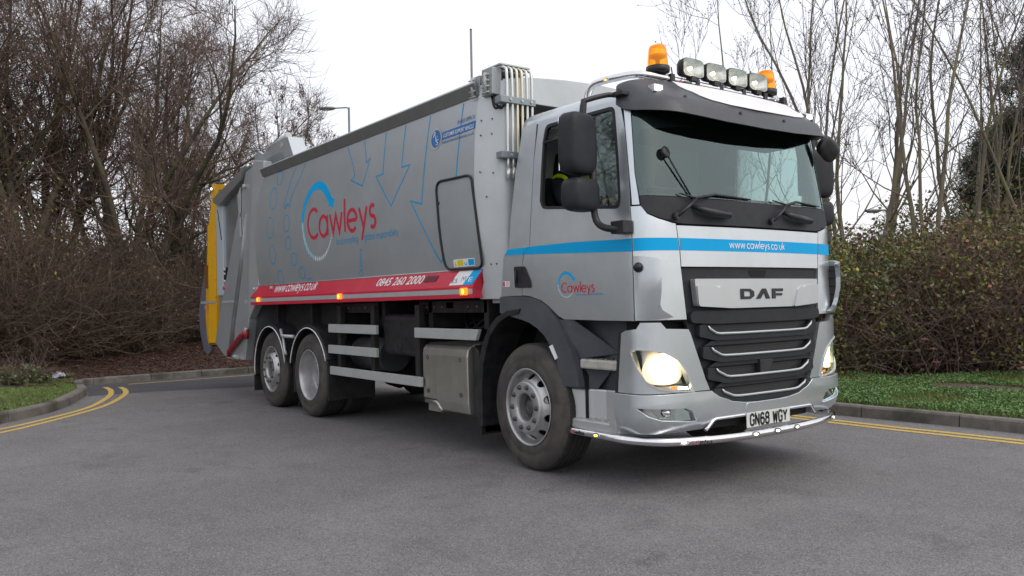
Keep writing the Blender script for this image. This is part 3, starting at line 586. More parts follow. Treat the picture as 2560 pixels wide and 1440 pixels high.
# ---------------------------------------------------------------- mirrors
def rounded_box(m, c, sx, sy, sz, T=Matrix.Identity(4), k=.32, n=10):   # superellipsoid block
    vs = []; N = 22; K = 12
    f = lambda t, e: math.copysign(abs(t) ** e, t)
    for i in range(K + 1):
        a = -PI / 2 + PI * i / K
        for j in range(N):
            b = 2 * PI * j / N
            vs.append(tuple(Vector(c) + (T @ Vector((sx * f(math.cos(a), k) * f(math.cos(b), k), sy * f(math.cos(a), k) * f(math.sin(b), k), sz * f(math.sin(a), k))))))
    m.add(vs, [(i * N + j, i * N + (j + 1) % N, (i + 1) * N + (j + 1) % N, (i + 1) * N + j) for i in range(K) for j in range(N)], True)
mirror_glass = mat('mirror_glass', (.8, .82, .84), .03, 1.0)
for sg in (1, -1):
    m = MB(); T = Matrix.Rotation(sg * .22, 4, 'Z')
    rounded_box(m, (.95, -sg * 1.43, 2.475), .085, .150, .218, T, .42); mr = m.build('mirror', [darkp], truck)
    m = MB(); rounded_box(m, (.955, -sg * 1.415, 2.115), .09, .150, .118, T, .5); m.build('lower_housing', [darkp], mr)
    m = MB(); c = Vector((.862, -sg * 1.43, 2.475)); m.box(-.004, .004, -.125, .125, -.19, .19, Matrix.Translation(c) @ T); m.build('mirror_glass', [mirror_glass], mr, bevel=.002)
    m = MB(); m.tube(smooth_path([(1.03, -sg * 1.10, 2.845), (1.0, -sg * 1.18, 2.845), (.965, -sg * 1.33, 2.80), (.955, -sg * 1.375, 2.77), (.95, -sg * 1.385, 2.66)]), [.02] * 17, 8)
    m.tube([(.95, -sg * 1.36, 2.80), (.95, -sg * 1.385, 2.60)], .024, 8); m.box(1.02, 1.12, -sg * 1.15, -sg * 1.08, 2.83, 2.865); m.build('mirror_arm', [blackp], mr, bevel=.006); m = MB(); m.tube([(.97, -sg * 1.31, 2.30), (.97, -sg * 1.31, 2.10)], .028, 8)
    m.tube(smooth_path([(.97, -sg * 1.31, 2.12), (.97, -sg * 1.30, 1.98), (1.0, -sg * 1.29, 1.91), (1.07, -sg * 1.27, 1.875), (1.14, -sg * 1.21, 1.865)]), .026, 10)
    m.box(1.07, 1.20, -sg * 1.245, -sg * 1.155, 1.835, 1.925); m.build('mirror_arm', [blackp], mr, bevel=.006)
m = MB(); rounded_box(m, (1.25, 1.15, 2.63), .04, .115, .085, Matrix.Rotation(-.55, 4, 'X') @ Matrix.Rotation(.3, 4, 'Y'), .55); m.tube(smooth_path([(1.12, 1.06, 2.78), (1.20, 1.10, 2.77), (1.25, 1.12, 2.70)]), .016, 8); m.build('kerb_mirror', [blackp], truck)

# ---------------------------------------------------------------- roof light bar
LX, LZ = 1.04, 3.02
path = smooth_path([(.50, -.93, 2.93), (.52, -.93, 3.0), (.60, -.925, 3.055), (.85, -.90, 3.052), (.98, -.86, 3.045), (LX, -.74, 3.035), (LX + .01, -.4, 3.03), (LX + .015, 0, 3.03)], 5)
path = path + [Vector((p.x, -p.y, p.z)) for p in path[:-1]][::-1]
m = MB(); m.tube(path, .028, 12); lb = m.build('light_bar', [chrome], truck)
for y in (-.58, -.30, -.02, .26, .54, .80): m = MB(); m.box(LX - .035, LX + .045, y - .022, y + .022, 2.985, 3.068); m.build('bar_clamp', [blackp], lb, bevel=.004)
brand(LX + .043, -.50, 3.015, 0, 1, .13, lb, Vector((0, 0, 0))); brand(LX + .043, .60, 3.015, 0, 1, .13, lb, Vector((0, 0, 0)), 'HiBar', blackv)
for y in (-.82, -.16, .10, .38, .68): small_lamp((LX + .026 if abs(y) < .8 else .99, y, 3.03), (1, 0, 0), lb, white_lit, .014)
small_lamp((.73, -.940, 3.05), (0, -1, 0), lb, amber_lit, .016)
for y in (-.655, .655):
    bz = 3.063
    m = MB(); m.lathe([(.001, 0), (.045, .0), (.060, .012), (.088, .02), (.090, .034), (.090, .062), (.080, .066), (.001, .066)], (1.0, y, bz), (0, 0, 1), 24); bc = m.build('beacon', [blackp], truck)
    m = MB(); m.lathe([(.078, .066), (.077, .10), (.068, .195), (.062, .214), (.050, .224), (.001, .226)], (1.0, y, bz), (0, 0, 1), 24)
    m.build('beacon_dome', [mat('amber_dome', (1.0, .40, .02), .18, 0, trans=.75, ior=1.3, emit=(1, .33, .01), es=.28) if 'amber_dome' not in MATS else MATS['amber_dome']], bc)
    m = MB(); m.lathe([(.012, .066), (.014, .11), (.045, .125), (.052, .15), (.04, .155), (.001, .12)], (1.0, y, bz), (0, 0, 1), 14); m.build('beacon_reflector', [mat('beacon_copper', (.35, .12, .03), .3, .8) if 'beacon_copper' not in MATS else MATS['beacon_copper']], bc)
def lamp_prof(k, e=.45, n=24):
    f = lambda t: math.copysign(abs(t) ** e, t)
    return [(.118 * k * f(math.cos(2 * PI * i / n)), .070 * k * f(math.sin(2 * PI * i / n))) for i in range(n)]
for y in (-.348, -.083, .180, .442):
    m = MB(); c = Vector((1.07, y, 3.145)); n = 24
    R0 = [(-.085, .55), (-.075, .80), (-.04, 1.0), (.012, 1.04), (.016, 1.0)]
    m.add([c + Vector((h, a, b)) for h, k in R0 for a, b in lamp_prof(k)], [(i * n + j, i * n + (j + 1) % n, (i + 1) * n + (j + 1) % n, (i + 1) * n + j) for i in range(4) for j in range(n)] + [tuple(range(n))], True)
    m.box(1.03, 1.09, y - .03, y + .03, 3.045, 3.08); sp_ = m.build('spot_lamp', [blackp], truck)
    m = MB(); m.add([c + Vector((h, a, b)) for h, k in ((.014, .99), (.010, .93), (-.05, .5), (-.055, .01)) for a, b in lamp_prof(k)], [(i * n + j, i * n + (j + 1) % n, (i + 1) * n + (j + 1) % n, (i + 1) * n + j) for i in range(3) for j in range(n)], True)
    m.build('spot_reflector', [mat('lamp_reflector_glint', (.92, .91, .88), .22, .6, c2=(.60, .56, .50), scale=26, spread=(.42, .66)) if 'lamp_reflector_glint' not in MATS else MATS['lamp_reflector_glint']], sp_, fix=False)  # mottled bright and dim tones put glints into the reflector's colour
    m = MB(); m.add([c + Vector((.017 + (1 - k) * .012, a, b)) for k in (.97, .6, .02) for a, b in lamp_prof(k)], [(i * n + j, i * n + (j + 1) % n, (i + 1) * n + (j + 1) % n, (i + 1) * n + j) for i in range(2) for j in range(n)], True); m.build('spot_lens', [lensg], sp_, fix=False)
    m = MB(); m.tube([c + Vector((-.03, -.012, 0)), c + Vector((.0, -.012, 0))], .015, 8); m.build('spot_bulb', [mat('spot_side_light', (1, .95, .85), .3, emit=(1, .9, .72), es=2.5) if 'spot_side_light' not in MATS else MATS['spot_side_light']], sp_)
m = MB(); m.tube([(.35, .30, 2.95), (.33, .22, 3.42)], .006, 6); m.tube([(.35, .30, 2.95), (.349, .296, 3.0)], .014, 8); m.build('aerial', [blackp], truck)

# ---------------------------------------------------------------- cab interior
m = MB(); m.prism([(1.27, 1.55), (1.27, 2.02), (1.18, 2.075), (1.0, 2.07), (.92, 1.98), (.86, 1.75), (.90, 1.5)], 1, -1.07, 1.07); m.build('dashboard', [mat('dash_plastic', (.06, .064, .066), .65)], truck, bevel=.02)
m = MB(); m.box(-.25, 1.1, -1.10, 1.10, 1.44, 1.50); m.box(.72, 1.12, -1.0, 1.0, 2.66, 2.80); m.box(-.1, .74, -1.03, 1.03, 2.80, 2.83); ci = m.build('cab_lining', [mat('interior_dark_trim', (.05, .055, .055), .8)], truck, bevel=.01)
for y in (-.62, .62):
    m = MB(); m.prism([(-.18, 1.78), (.32, 1.80), (.34, 1.90), (-.12, 1.90)], 1, y - .25, y + .25); m.prism([(-.20, 1.86), (-.06, 1.88), (-.10, 2.42), (-.20, 2.42)], 1, y - .24, y + .24); m.prism([(-.19, 2.44), (-.09, 2.44), (-.10, 2.64), (-.17, 2.64)], 1, y - .14, y + .14); m.box(-.1, .25, y - .15, y + .15, 1.5, 1.79)
    m.build('seat', [mat('seat_fabric', (.028, .028, .032), .9) if 'seat_fabric' not in MATS else MATS['seat_fabric']], truck, bevel=.03)
m = MB(); T = Matrix.Translation((.66, -.62, 2.04)) @ Matrix.Rotation(math.radians(-38), 4, 'Y'); m.tube([T @ Vector((.22 * math.cos(2 * PI * i / 28), .22 * math.sin(2 * PI * i / 28), 0)) for i in range(28)], .016, 8, closed=True)
for a in (0, 2.1, 4.2): m.tube([T @ Vector((0, 0, -.02)), T @ Vector((.21 * math.cos(a), .21 * math.sin(a), 0))], .014, 6)
m.tube([T @ Vector((0, 0, 0)), T @ Vector((0, 0, -.35))], .035, 8); m.build('steering_wheel', [blackp], truck)

# ---------------------------------------------------------------- wheels
def wheel(cx, yo, steer, kind, twin=False, left=False):
    w = empty('wheel', (cx, (yo if not left else -yo), .515), truck, (PI if left else 0) + steer)
    # local: outer face at y = 0, looking towards -y
    key = 'W' + kind
    if key in WH:
        for nm, me in WH[key]: link(nm, me, w)
        if twin: link('inner_tyre', WH[key][0][1], w).location = (0, .34, 0)
        return w
    lst = []
    def done(nm, m, mats, **k):
        o = m.build(nm, mats, w, **k); lst.append((nm, o.data)); return o
    m = MB(); m.cm = 0
    side = [(.305, -.012), (.318, .004), (.335, .006), (.372, .010), (.378, .006), (.40, .010), (.452, .006), (.458, .002), (.475, -.001), (.482, -.008), (.498, -.022), (.5035, -.034)]
    m.lathe([(r, h - .004) for r, h in side], (0, 0, 0), (0, -1, 0), 72)
    m.cm = 1; tr_ = [(.5035, -.038), (.514, -.050)]
    for k in range(4): y = -.09 - k * .045; tr_ += [(.516, y + .006), (.505, y), (.505, y - .010), (.516, y - .016)]
    tr_ += [(.514, -.27), (.50, -.29)]
    m.lathe(tr_, (0, 0, 0), (0, -1, 0), 72, smooth=False); m.cm = 0; m.lathe([(.50, -.29), (.45, -.315), (.32, -.305), (.295, -.30)], (0, 0, 0), (0, -1, 0), 72)
    done('tyre', m, [tyrem, tread], fix=False)
    m = MB(); N = 120
    # the sloping ring of the disc carries ten oval hand holes, cut in (angle, slope) space
    if kind != 'drive':
        CR = lambda q: (.272 - .058 * q, -.079 + .085 * q); PA = [(.300, -.02), (.311, .000), (.316, .004), (.311, .008), (.301, .004), (.293, -.012), (.288, -.05), (.282, -.072), (.272, -.079)]
        PB = [(.214, .006), (.211, .012), (.209, .028), (.205, .035), (.198, .037), (.122, .037), (.116, .033), (.113, .0), (.112, -.05)]; A0 = 0
    else:
        CR = lambda q: (.258 - .060 * q, -.181 - .022 * q); PA = [(.300, -.02), (.311, .000), (.316, .004), (.311, .008), (.301, .004), (.293, -.012), (.286, -.05), (.276, -.10), (.270, -.140), (.266, -.165), (.258, -.181)]
        PB = [(.198, -.203), (.19, -.205), (.145, -.205), (.142, -.18), (.120, -.11), (.10, -.10), (.001, -.10)]; A0 = .3
    m.lathe(PA, (0, 0, 0), (0, -1, 0), N); m.lathe(PB, (0, 0, 0), (0, -1, 0), N)
    w_ = 2 * PI / 10
    for k in range(10):
        hole = [(w_ * (.5 + .23 * math.cos(t)), .50 + .40 * math.sin(t)) for t in [2 * PI * i / 20 for i in range(20)]]
        bm = fill2d([(0, 0), (w_, 0), (w_, 1), (0, 1)], [hole], [w_ * i / 8 for i in range(1, 8)], [.25, .5, .75]); bm.verts.ensure_lookup_table(); idx_ = {v: i for i, v in enumerate(bm.verts)}; vs = []
        for v in bm.verts: r_, h_ = CR(v.co.y); t = A0 + k * w_ + v.co.x; vs.append((r_ * math.cos(t), -h_, r_ * math.sin(t)))
        m.add(vs, [tuple(idx_[v] for v in f.verts) for f in bm.faces], True); bm.free()
        wall = []
        for a_, q in hole:
            r_, h_ = CR(q); t = A0 + k * w_ + a_; wall += [(r_ * math.cos(t), -h_, r_ * math.sin(t)), ((r_ - .004) * math.cos(t), -h_ + .014, (r_ - .004) * math.sin(t))]
        m.add(wall, [(2 * i, 2 * i + 1, (2 * i + 3) % 40, (2 * i + 2) % 40) for i in range(20)])
    done('rim', m, [rimm], fix=False)
    m = MB(); m.lathe([(.276, -.10), (.272, -.135), (.10, -.135)] if kind != 'drive' else [(.262, -.19), (.262, -.27), (.05, -.27)], (0, 0, 0), (0, -1, 0), 40); done('brake_drum', m, [black], fix=False)
    if kind != 'drive':
        m = MB(); m.lathe([(.118, -.05), (.110, -.055), (.100, -.05), (.062, -.045), (.056, -.015), (.048, -.008), (.001, -.006)], (0, 0, 0), (0, -1, 0), 32); done('hub', m, [hubd], fix=False)
    for k in range(10):
        a = 2 * PI * k / 10 + .05; y0 = -.036 if kind != 'drive' else .205; m = MB()
        c = Vector((.168 * math.cos(a), y0, .168 * math.sin(a))); m.lathe([(.022, 0), (.021, .004), (.0175, .006), (.0165, .017), (.012, .022), (.001, .024)], c, (0, -1, 0), 10)
        done('wheel_nut', m, [nutm], fix=False)
    WH[key] = lst
    if twin: link('inner_tyre', lst[0][1], w).location = (0, .34, 0)
    return w
WH = {}
for lf in (False, True):
    wheel(0, -1.195, math.radians(-2), 'front', left=lf)
    wheel(-4.40, -1.246, 0, 'drive', True, left=lf)
    wheel(-5.74, -1.230, 0, 'tag', left=lf)

# ---------------------------------------------------------------- chassis and equipment between the axles
m = MB()
for s_ in (-1, 1): m.box(-6.9, 1.0, s_ * .43 - .04, s_ * .43 + .04, .86, 1.13); m.box(-6.3, -.4, s_ * .43 - .05, s_ * .43 + .05, 1.134, 1.36)
for x in (-6.6, -5.1, -3.6, -2.3, -1.2, .5): m.box(x, x + .1, -.39, .39, .90, 1.10)
for x in (-5.9, -4.7, -3.75, -2.72, -1.72, -.75): m.box(x, x + .07, -1.10, 1.10, 1.13, 1.40)
m.build('chassis_frame', [black], truck, bevel=.004)
m = MB()
for x, z in ((0, .52), (-4.4, .515), (-5.74, .515)): m.tube([(x, -.85, z), (x, .85, z)], .07, 10)
m.lathe([(.02, -.2), (.2, -.16), (.26, 0), (.2, .16), (.02, .2)], (-4.4, 0, .515), (0, 1, 0), 20); m.box(-.3, 1.1, -.35, .35, .55, 1.3); m.tube([(-4.2, 0, .62), (-.4, 0, .85)], .06, 10); m.build('axles_and_engine', [black], truck)
m = MB(); m.tube([(-3.72, -.82, .80), (-2.95, -.82, .80)], .19, 24); m.tube([(-3.75, -.55, 1.18), (-2.75, -.55, 1.18)], .13, 20); m.build('air_tank', [mat('air_tank_grey', (.05, .055, .065), .45, c2=(.08, .08, .085), scale=6)], truck)
m = MB(); m.tube([(-3.6, .85, .75), (-1.6, .85, .75)], .26, 24); m.build('fuel_tank', [alu], truck)
m = MB(); m.box(-2.66, -1.84, -1.13, -.62, .83, 1.265)
bt = m.build('battery_box', [blackp], truck, bevel=.06, seg=4)
m = MB(); m.lathe([(.05, .0), (.045, .006), (.03, -.006), (.001, -.004)], (-2.26, -1.132, .93), (0, -1, 0), 16); m.lathe([(.04, .0), (.036, .006), (.001, .002)], (-1.93, -1.132, .93), (0, -1, 0), 16); m.build('battery_latch', [darkp], bt, fix=False)
# polished exhaust / particulate box with stepped lower corner
m = MB(); prof = [(-1.04, .99), (-1.10, .99), (-1.15, .972), (-1.18, .935), (-1.19, .88), (-1.185, .45), (-1.17, .36), (-1.04, .34), (-.70, .34), (-.70, .99)]
secs = [(-1.70, .455), (-1.47, .452), (-1.44, .44), (-1.40, .36), (-1.37, .345), (-.90, .34)]; np_ = len(prof)
m.add([(x, a, max(b, zb)) for x, zb in secs for a, b in prof], [tuple(range(np_)), tuple(range(len(secs) * np_ - 1, (len(secs) - 1) * np_ - 1, -1))] + [(i * np_ + j, (i + 1) * np_ + j, (i + 1) * np_ + (j + 1) % np_, i * np_ + (j + 1) % np_) for i in range(len(secs) - 1) for j in range(np_)])
eb = m.build('exhaust_box', [alu], truck, bevel=.012, seg=3)
m = MB()
for x in (-1.60, -1.02):
    for z in (.85, .53): m.lathe([(.022, .001), (.018, .006), (.012, -.002), (.001, -.002)], (x, -1.190, z), (0, -1, 0), 12)
m.build('box_screw', [hubd], eb, fix=False)
m = MB(); m.tube([(-1.68, -1.165, .425), (-1.47, -1.165, .425), (-1.43, -1.165, .40), (-1.38, -1.165, .345)], .022, 8); m.box(-1.68, -1.44, -1.14, -.8, .33, .42); m.build('exhaust_tail', [alu], eb)
m = MB(); m.prism([(-.88, .99), (-.80, .93), (-.76, .50), (-.80, .36), (-.89, .36)], 1, -1.13, -.72); m.build('box_end_shield', [blackp], eb, bevel=.01)
m = MB(); m.box(-1.40, -1.25, -1.10, -1.0, 1.31, 1.39); m.build('junction_box', [bodyl], truck, bevel=.012)
for s_ in (1, -1):
    for (x0, x1, z0, z1) in ((-3.83, -2.60, 1.052, 1.150), (-3.84, -2.60, .808, .905), (-3.86, -1.67, .560, .655), (-1.775, -.64, 1.038, 1.135)):
        m = MB(); m.prism([(x0, z0), (x1 if x1 < -1 else x1 - .05, z0), (x1, z1), (x0, z1)], 1, -s_ * 1.235, -s_ * 1.20); m.build('side_guard', [guard], truck, bevel=.004)
    for x in (-3.66, -2.80, -1.83):
        m = MB(); m.box(x, x + .09, -s_ * 1.195, -s_ * 1.14, .57 if x < -1.9 else .6, 1.36); m.build('guard_post', [black], truck)
m = MB()
for x in (-3.55, -3.4, -3.25, -3.1, -1.75, -1.6, -1.45, -1.0, -.85): m.lathe([(.016, .0), (.014, .01), (.001, .012)], (x, -1.102, 1.335), (0, -1, 0), 8)
m.build('bolt_heads', [hubd], truck)
for x0_, x1_ in ((-3.7, -2.8), (-1.9, -.7)): m = MB(); m.box(x0_, x1_, -1.10, -1.08, 1.28, 1.39); m.build('bolted_bracket', [black], truck)
random.seed(5)
m = MB()
for k in range(10):
    x = random.uniform(-3.6, -.9); z = random.uniform(.75, 1.25); m.tube(smooth_path([(x, -.75, z), (x + .2, -.8, z - .1), (x + .45, -.7, z + .08), (x + .8, -.75, z)]), .012, 6)
m.tube(smooth_path([(-3.05, -1.02, 1.08), (-2.98, -1.06, .98), (-3.05, -1.05, .90), (-3.1, -1.0, .84)]), .012, 6); m.build('air_hose', [darkp], truck)
# rear mudguards, with a pale edge line
for s_ in (1, -1):
    for cx, a0, a1 in ((-4.40, 20, 168), (-5.74, 12, 190)):
        ro, ri = .625, .575; A = [math.radians(a0 + (a1 - a0) * i / 24) for i in range(25)]
        pts = [(cx + ro * math.cos(a), .515 + ro * math.sin(a)) for a in A] + [(cx + ri * math.cos(a), .515 + ri * math.sin(a)) for a in A[::-1]]
        m = MB(); m.prism(pts, 1, -s_ * 1.262, -s_ * .62); g = m.build('mudguard', [blackp], truck, bevel=.006)
        m = MB(); m.tube([(cx + (ri + .008) * math.cos(a), -s_ * 1.266, .515 + (ri + .008) * math.sin(a)) for a in A], .0065, 6); m.build('edge_strip', [whitev], g)
    for bx in ((-6.40, -6.36, -s_ * 1.25, -s_ * .65, .18, .75), (-3.84, -3.80, -s_ * 1.25, -s_ * .65, .25, .72), (-5.13, -5.0, -s_ * 1.16, -s_ * .8, .25, .85)):
        m = MB(); m.box(*bx); m.build('mud_flap', [black], truck)
    m = MB(); m.tube([(-5.35, -s_ * 1.24, 1.06), (-5.25, -s_ * 1.26, .98), (-4.85, -s_ * 1.26, .98)], .022, 8); m.tube([(-5.22, -s_ * 1.26, .97), (-5.15, -s_ * 1.27, .80), (-5.10, -s_ * 1.27, .74)], .018, 8); m.build('mudguard_bracket', [bodyl], truck)
for s_ in (-1, 1): m = MB(); m.box(-6.2, -3.9, s_ * .97 - .01, s_ * .97 + .01, .95, 1.40); m.build('chassis_side_plate', [black], truck)
m = MB(); m.box(-3.6, .2, -.36, .36, .50, .85); m.tube([(-5.3, 0, .62), (-4.6, 0, .62)], .25, 16); m.build('belly_light_block', [black], truck, bevel=.03)  # unseen belly masses added to block low light under the truck

# ---------------------------------------------------------------- refuse body
m = MB(); m.box(-6.30, -.90, -1.15, 1.15, 1.42, 3.22)
rf = [(-1.13, 3.22), (-1.10, 3.29), (-.8, 3.335), (-.4, 3.365), (0, 3.375), (.4, 3.365), (.8, 3.335), (1.10, 3.29), (1.13, 3.22)]
m.prism(rf, 0, -6.28, -.62)
m.box(-.96, -.899, -1.0, 1.0, 1.46, 3.10)
body = m.build('refuse_body', [bodyg], truck, bevel=.004)
m = MB(); m.box(-.89, -.87, -1.12, 1.12, 1.42, 3.12); m.build('body_front_wall', [mat('body_front_shade', (.012, .012, .013), .7)], body)  # shade of the recess behind the cab is put into this near-black colour
m = MB(); hb = [(-1.14, 3.12), (1.14, 3.12), (1.14, 3.20), (1.08, 3.27), (.8, 3.34), (.4, 3.385), (0, 3.40), (-.4, 3.385), (-.8, 3.352), (-1.08, 3.30), (-1.14, 3.24)]
m.prism(hb, 0, -.60, -.40); m.build('headboard', [bodyl], body, bevel=.006)
m = MB(); m.box(-.62, -.38, -1.10, 1.10, 1.36, 1.46); m.build('front_beam', [bodyg], body, bevel=.01)
for s_, F in ((1, B), (-1, BL)):
    side = patch('side_panel', [(-.612, 1.66), (-.625, 2.0), (-.635, 2.5), (-.625, 2.9), (-.61, 3.22), (-6.02, 3.22), (-6.10, 3.0), (-6.19, 2.75), (-6.26, 2.3), (-6.26, 1.66)][::1], F, bodyg, truck, 0, .03, gu=.4, gz=.07)
    m = MB(); y1 = [(1.40, 1.15), (1.66, 1.20), (2.4, 1.25), (3.0, 1.225), (3.28, 1.185)]
    zz = [1.40, 1.55, 1.66, 1.85, 2.0, 2.2, 2.4, 2.6, 2.8, 3.0, 3.15, 3.27]; vs = []
    for z in zz: vs += [(lerp_tab([(1.5, -.70), (1.55, -.608), (1.66, -.610), (2.0, -.622), (2.5, -.632), (2.9, -.622), (3.22, -.607)], z), -s_ * (BY(z) + .004), z), (-.345, -s_ * (lerp_tab([(1.4, 1.13), (2.4, 1.16), (3.3, 1.12)], z)), z), (-.345, -s_ * .98, z)]
    m.add(vs, [f for i in range(len(zz) - 1) for f in ((3 * i, 3 * i + 1, 3 * i + 4, 3 * i + 3), (3 * i + 1, 3 * i + 2, 3 * i + 5, 3 * i + 4))], True)
    m.box(-.60, -.36, -s_ * 1.10, -s_ * .98, 1.42, 3.2); cp = m.build('front_column', [bodyl], side, fix=False)
    m = MB()
    for x, z in ((-.56, 2.95), (-.45, 2.95), (-.56, 2.82), (-.45, 2.82), (-.56, 2.5), (-.43, 2.48), (-.50, 2.28), (-.5, 1.7), (-.44, 1.7)): yy = -s_ * (BY(z) + .004 - (x + .60) / .255 * (BY(z) - lerp_tab([(1.4, 1.13), (2.4, 1.16), (3.3, 1.12)], z))); m.tube([(x, yy, z), (x, yy - s_ * .004, z)], .008, 8)
    m.build('rivet', [hubd], side)
    m = MB(); sec = [(-s_ * 1.13, 3.335), (-s_ * 1.215, 3.318), (-s_ * 1.262, 3.285), (-s_ * 1.215, 3.178), (-s_ * 1.15, 3.165)]
    vs = [(x + (0 if i else 0) + (k if j in (0, 1) else 0), sec[j][0], sec[j][1]) for i, (x, k) in enumerate(((-6.02, -.10), (-.60, -.09))) for j in range(5)]
    m.add(vs, [tuple(range(5)), tuple(range(9, 4, -1))] + [(j, 5 + j, 5 + (j + 1) % 5, (j + 1) % 5) for j in range(5)]); m.build('top_rail', [mat('rail_grey', (.33, .345, .35), .40, .6, c2=(.29, .30, .30), scale=4) if 'rail_grey' not in MATS else MATS['rail_grey']], truck, bevel=.006)
    # red skirt with grey tape
    m = MB(); a, b_ = 1.275, 1.202; m.cm = 0
    m.add([(-6.43, -s_ * a, 1.512), (-.66, -s_ * a, 1.512), (-.60, -s_ * b_, 1.664), (-6.28, -s_ * b_, 1.664)], [(0, 1, 2, 3)])
    m.add([(-6.43, -s_ * a, 1.396), (-.66, -s_ * a, 1.412), (-.66, -s_ * a, 1.512), (-6.43, -s_ * a, 1.512)], [(0, 1, 2, 3)])
    m.add([(-6.43, -s_ * a, 1.396), (-.66, -s_ * a, 1.412), (-.66, -s_ * 1.10, 1.412), (-6.43, -s_ * 1.10, 1.396)], [(0, 1, 2, 3)])
    m.add([(-.66, -s_ * a, 1.412), (-.66, -s_ * a, 1.512), (-.60, -s_ * b_, 1.664), (-.60, -s_ * 1.1, 1.664), (-.66, -s_ * 1.1, 1.412)], [(0, 1, 2, 3, 4)])
    m.add([(-6.43, -s_ * a, 1.396), (-6.43, -s_ * a, 1.512), (-6.28, -s_ * b_, 1.664), (-6.28, -s_ * 1.1, 1.664), (-6.43, -s_ * 1.1, 1.396)], [(0, 1, 2, 3, 4)])
    sk = m.build('side_skirt', [redp], truck, fix=False)
    m = MB(); m.add([(-6.43, -s_ * (a + .002), 1.438), (-.66, -s_ * (a + .002), 1.448), (-.66, -s_ * (a + .002), 1.492), (-6.43, -s_ * (a + .002), 1.486)], [(0, 1, 2, 3)]); m.build('reflective_tape', [stripeg], sk, fix=False)
    m = MB(); m.tube([(-6.28, -s_ * b_, 1.668), (-.60, -s_ * b_, 1.668)], .006, 6); m.tube([(-6.43, -s_ * a, 1.512), (-6.28, -s_ * b_, 1.668)], .007, 6); m.build('skirt_edge', [bodyl], sk)
    for x in (-6.07, -3.384, -.782):
        mm = MB(); mm.box(x - .055, x + .055, -s_ * 1.300, -s_ * 1.278, 1.437, 1.503); o_ = mm.build('marker_lamp', [amber], sk, bevel=.008)
        mm = MB(); mm.lathe([(.001, .004), (.012, .003), (.024, 0)], (x, -s_ * 1.301, 1.470), (0, -s_, 0), 12); mm.build('marker_bulb', [amber_lit], sk, fix=False)
    if s_ == 1:
        SK, SIDE = sk, side
        M1 = lambda x, t, l=0: Vector((x, -(a + (b_ - a) * t) - .0035 - l, 1.512 + .152 * t))   # on the sloping red face, t = 0..1
def MSK(x, t, l=0): return Vector((x, -(1.275 - .073 * t) - .0035 - l, 1.512 + .152 * t))
m = MB(); L = 1.40; w_ = width_of('www.cawleys.co.uk', .10, .95)
write(m, 'www.cawleys.co.uk', lambda a, b, l: MSK(-5.56 + (a + b * .22) * L / w_, .36 + b * L / w_ / .166, l), .11, .10, .95)
m.build('skirt_lettering', [whitev], SK, fix=False)
m = MB(); type_set(m, '0845 260 2000', lambda p, q, l: MSK(-2.545 + p, .34 + q / .166, l), .98, .125, .30, .015); m.build('phone_lettering', [whitev], SK, fix=False)
m = MB(); m.add([MSK(x, t, .002) for x, t in ((-1.56, .42), (-1.33, .42), (-1.30, .78), (-1.53, .78))], [(0, 1, 2, 3)]); m.build('rubber_pad', [mat('brown_pad', (.12, .03, .035), .7)], SK, fix=False)
m = MB()
m.cm = 0; m.add([MSK(x, t, .001) for x, t in ((-1.06, .12), (-.83, .12), (-.74, .95), (-.97, .95))], [(0, 1, 2, 3)]); m.cm = 1; m.add([MSK(x, t, .001) for x, t in ((-.83, .12), (-.68, .12), (-.60, .95), (-.74, .95))], [(0, 1, 2, 3)])
m.cm = 2; type_set(m, 'E5', lambda p, q, l: MSK(-1.03 + p, .25 + q / .16, .002), .09, .06); type_set(m, '|V|', lambda p, q, l: MSK(-.88 + p, .4 + q / .16, .002), .07, .05)
m.cm = 0; type_set(m, 'E', lambda p, q, l: MSK(-.76 + p, .3 + q / .16, .002), .06, .06); m.build('skirt_sticker', [whitev, cyan, blackv], SK, fix=False)
for x in (-6.40, -5.70):
    m = MB(); m.tube([MSK(x, .75, -.01), MSK(x, .75, .03)], [.03, .018], 10); m.build('skirt_catch', [guard], SK)

# graphics on the curved side
P = SIDE
logo(lambda a, b, k=0: B(a, b, k), .472, P, (-4.06, 2.385, .485), (-4.355, 2.195), .0012)
def line(pts, w=.016, close=False, nm='blue_arrow_outline'):
    m = MB(); pen(m, pts + ([pts[0]] if close else []), w, lambda a, b, l: B(a, b, .0012), 0); m.build(nm, [cyl], P, fix=False)
line([(-1.43, 3.16), (-1.49, 2.7), (-1.549, 2.328), (-1.767, 2.38), (-1.281, 1.753), (-.735, 2.16), (-.97, 2.219), (-.90, 2.7), (-.85, 3.16)])
line([(-2.334, 3.16), (-2.352, 2.727), (-2.51, 2.722), (-2.171, 2.372), (-1.782, 2.739), (-1.948, 2.741), (-1.917, 3.16)])
line([(-3.26, 3.16), (-3.1, 2.945), (-3.039, 2.802), (-3.117, 2.759), (-2.829, 2.662), (-2.664, 2.941), (-2.756, 2.903), (-2.84, 3.16)])
line([(-4.71, 2.94), (-4.60, 3.03), (-4.50, 3.16)]); line([(-5.14, 2.69), (-5.07, 2.80), (-4.95, 3.0), (-4.80, 3.16)]); line([(-4.95, 2.65), (-4.92, 2.75), (-4.84, 2.83), (-4.71, 2.94)]); line([(-5.14, 2.69), (-5.11, 2.645), (-5.06, 2.68), (-4.99, 2.70), (-4.95, 2.65)])
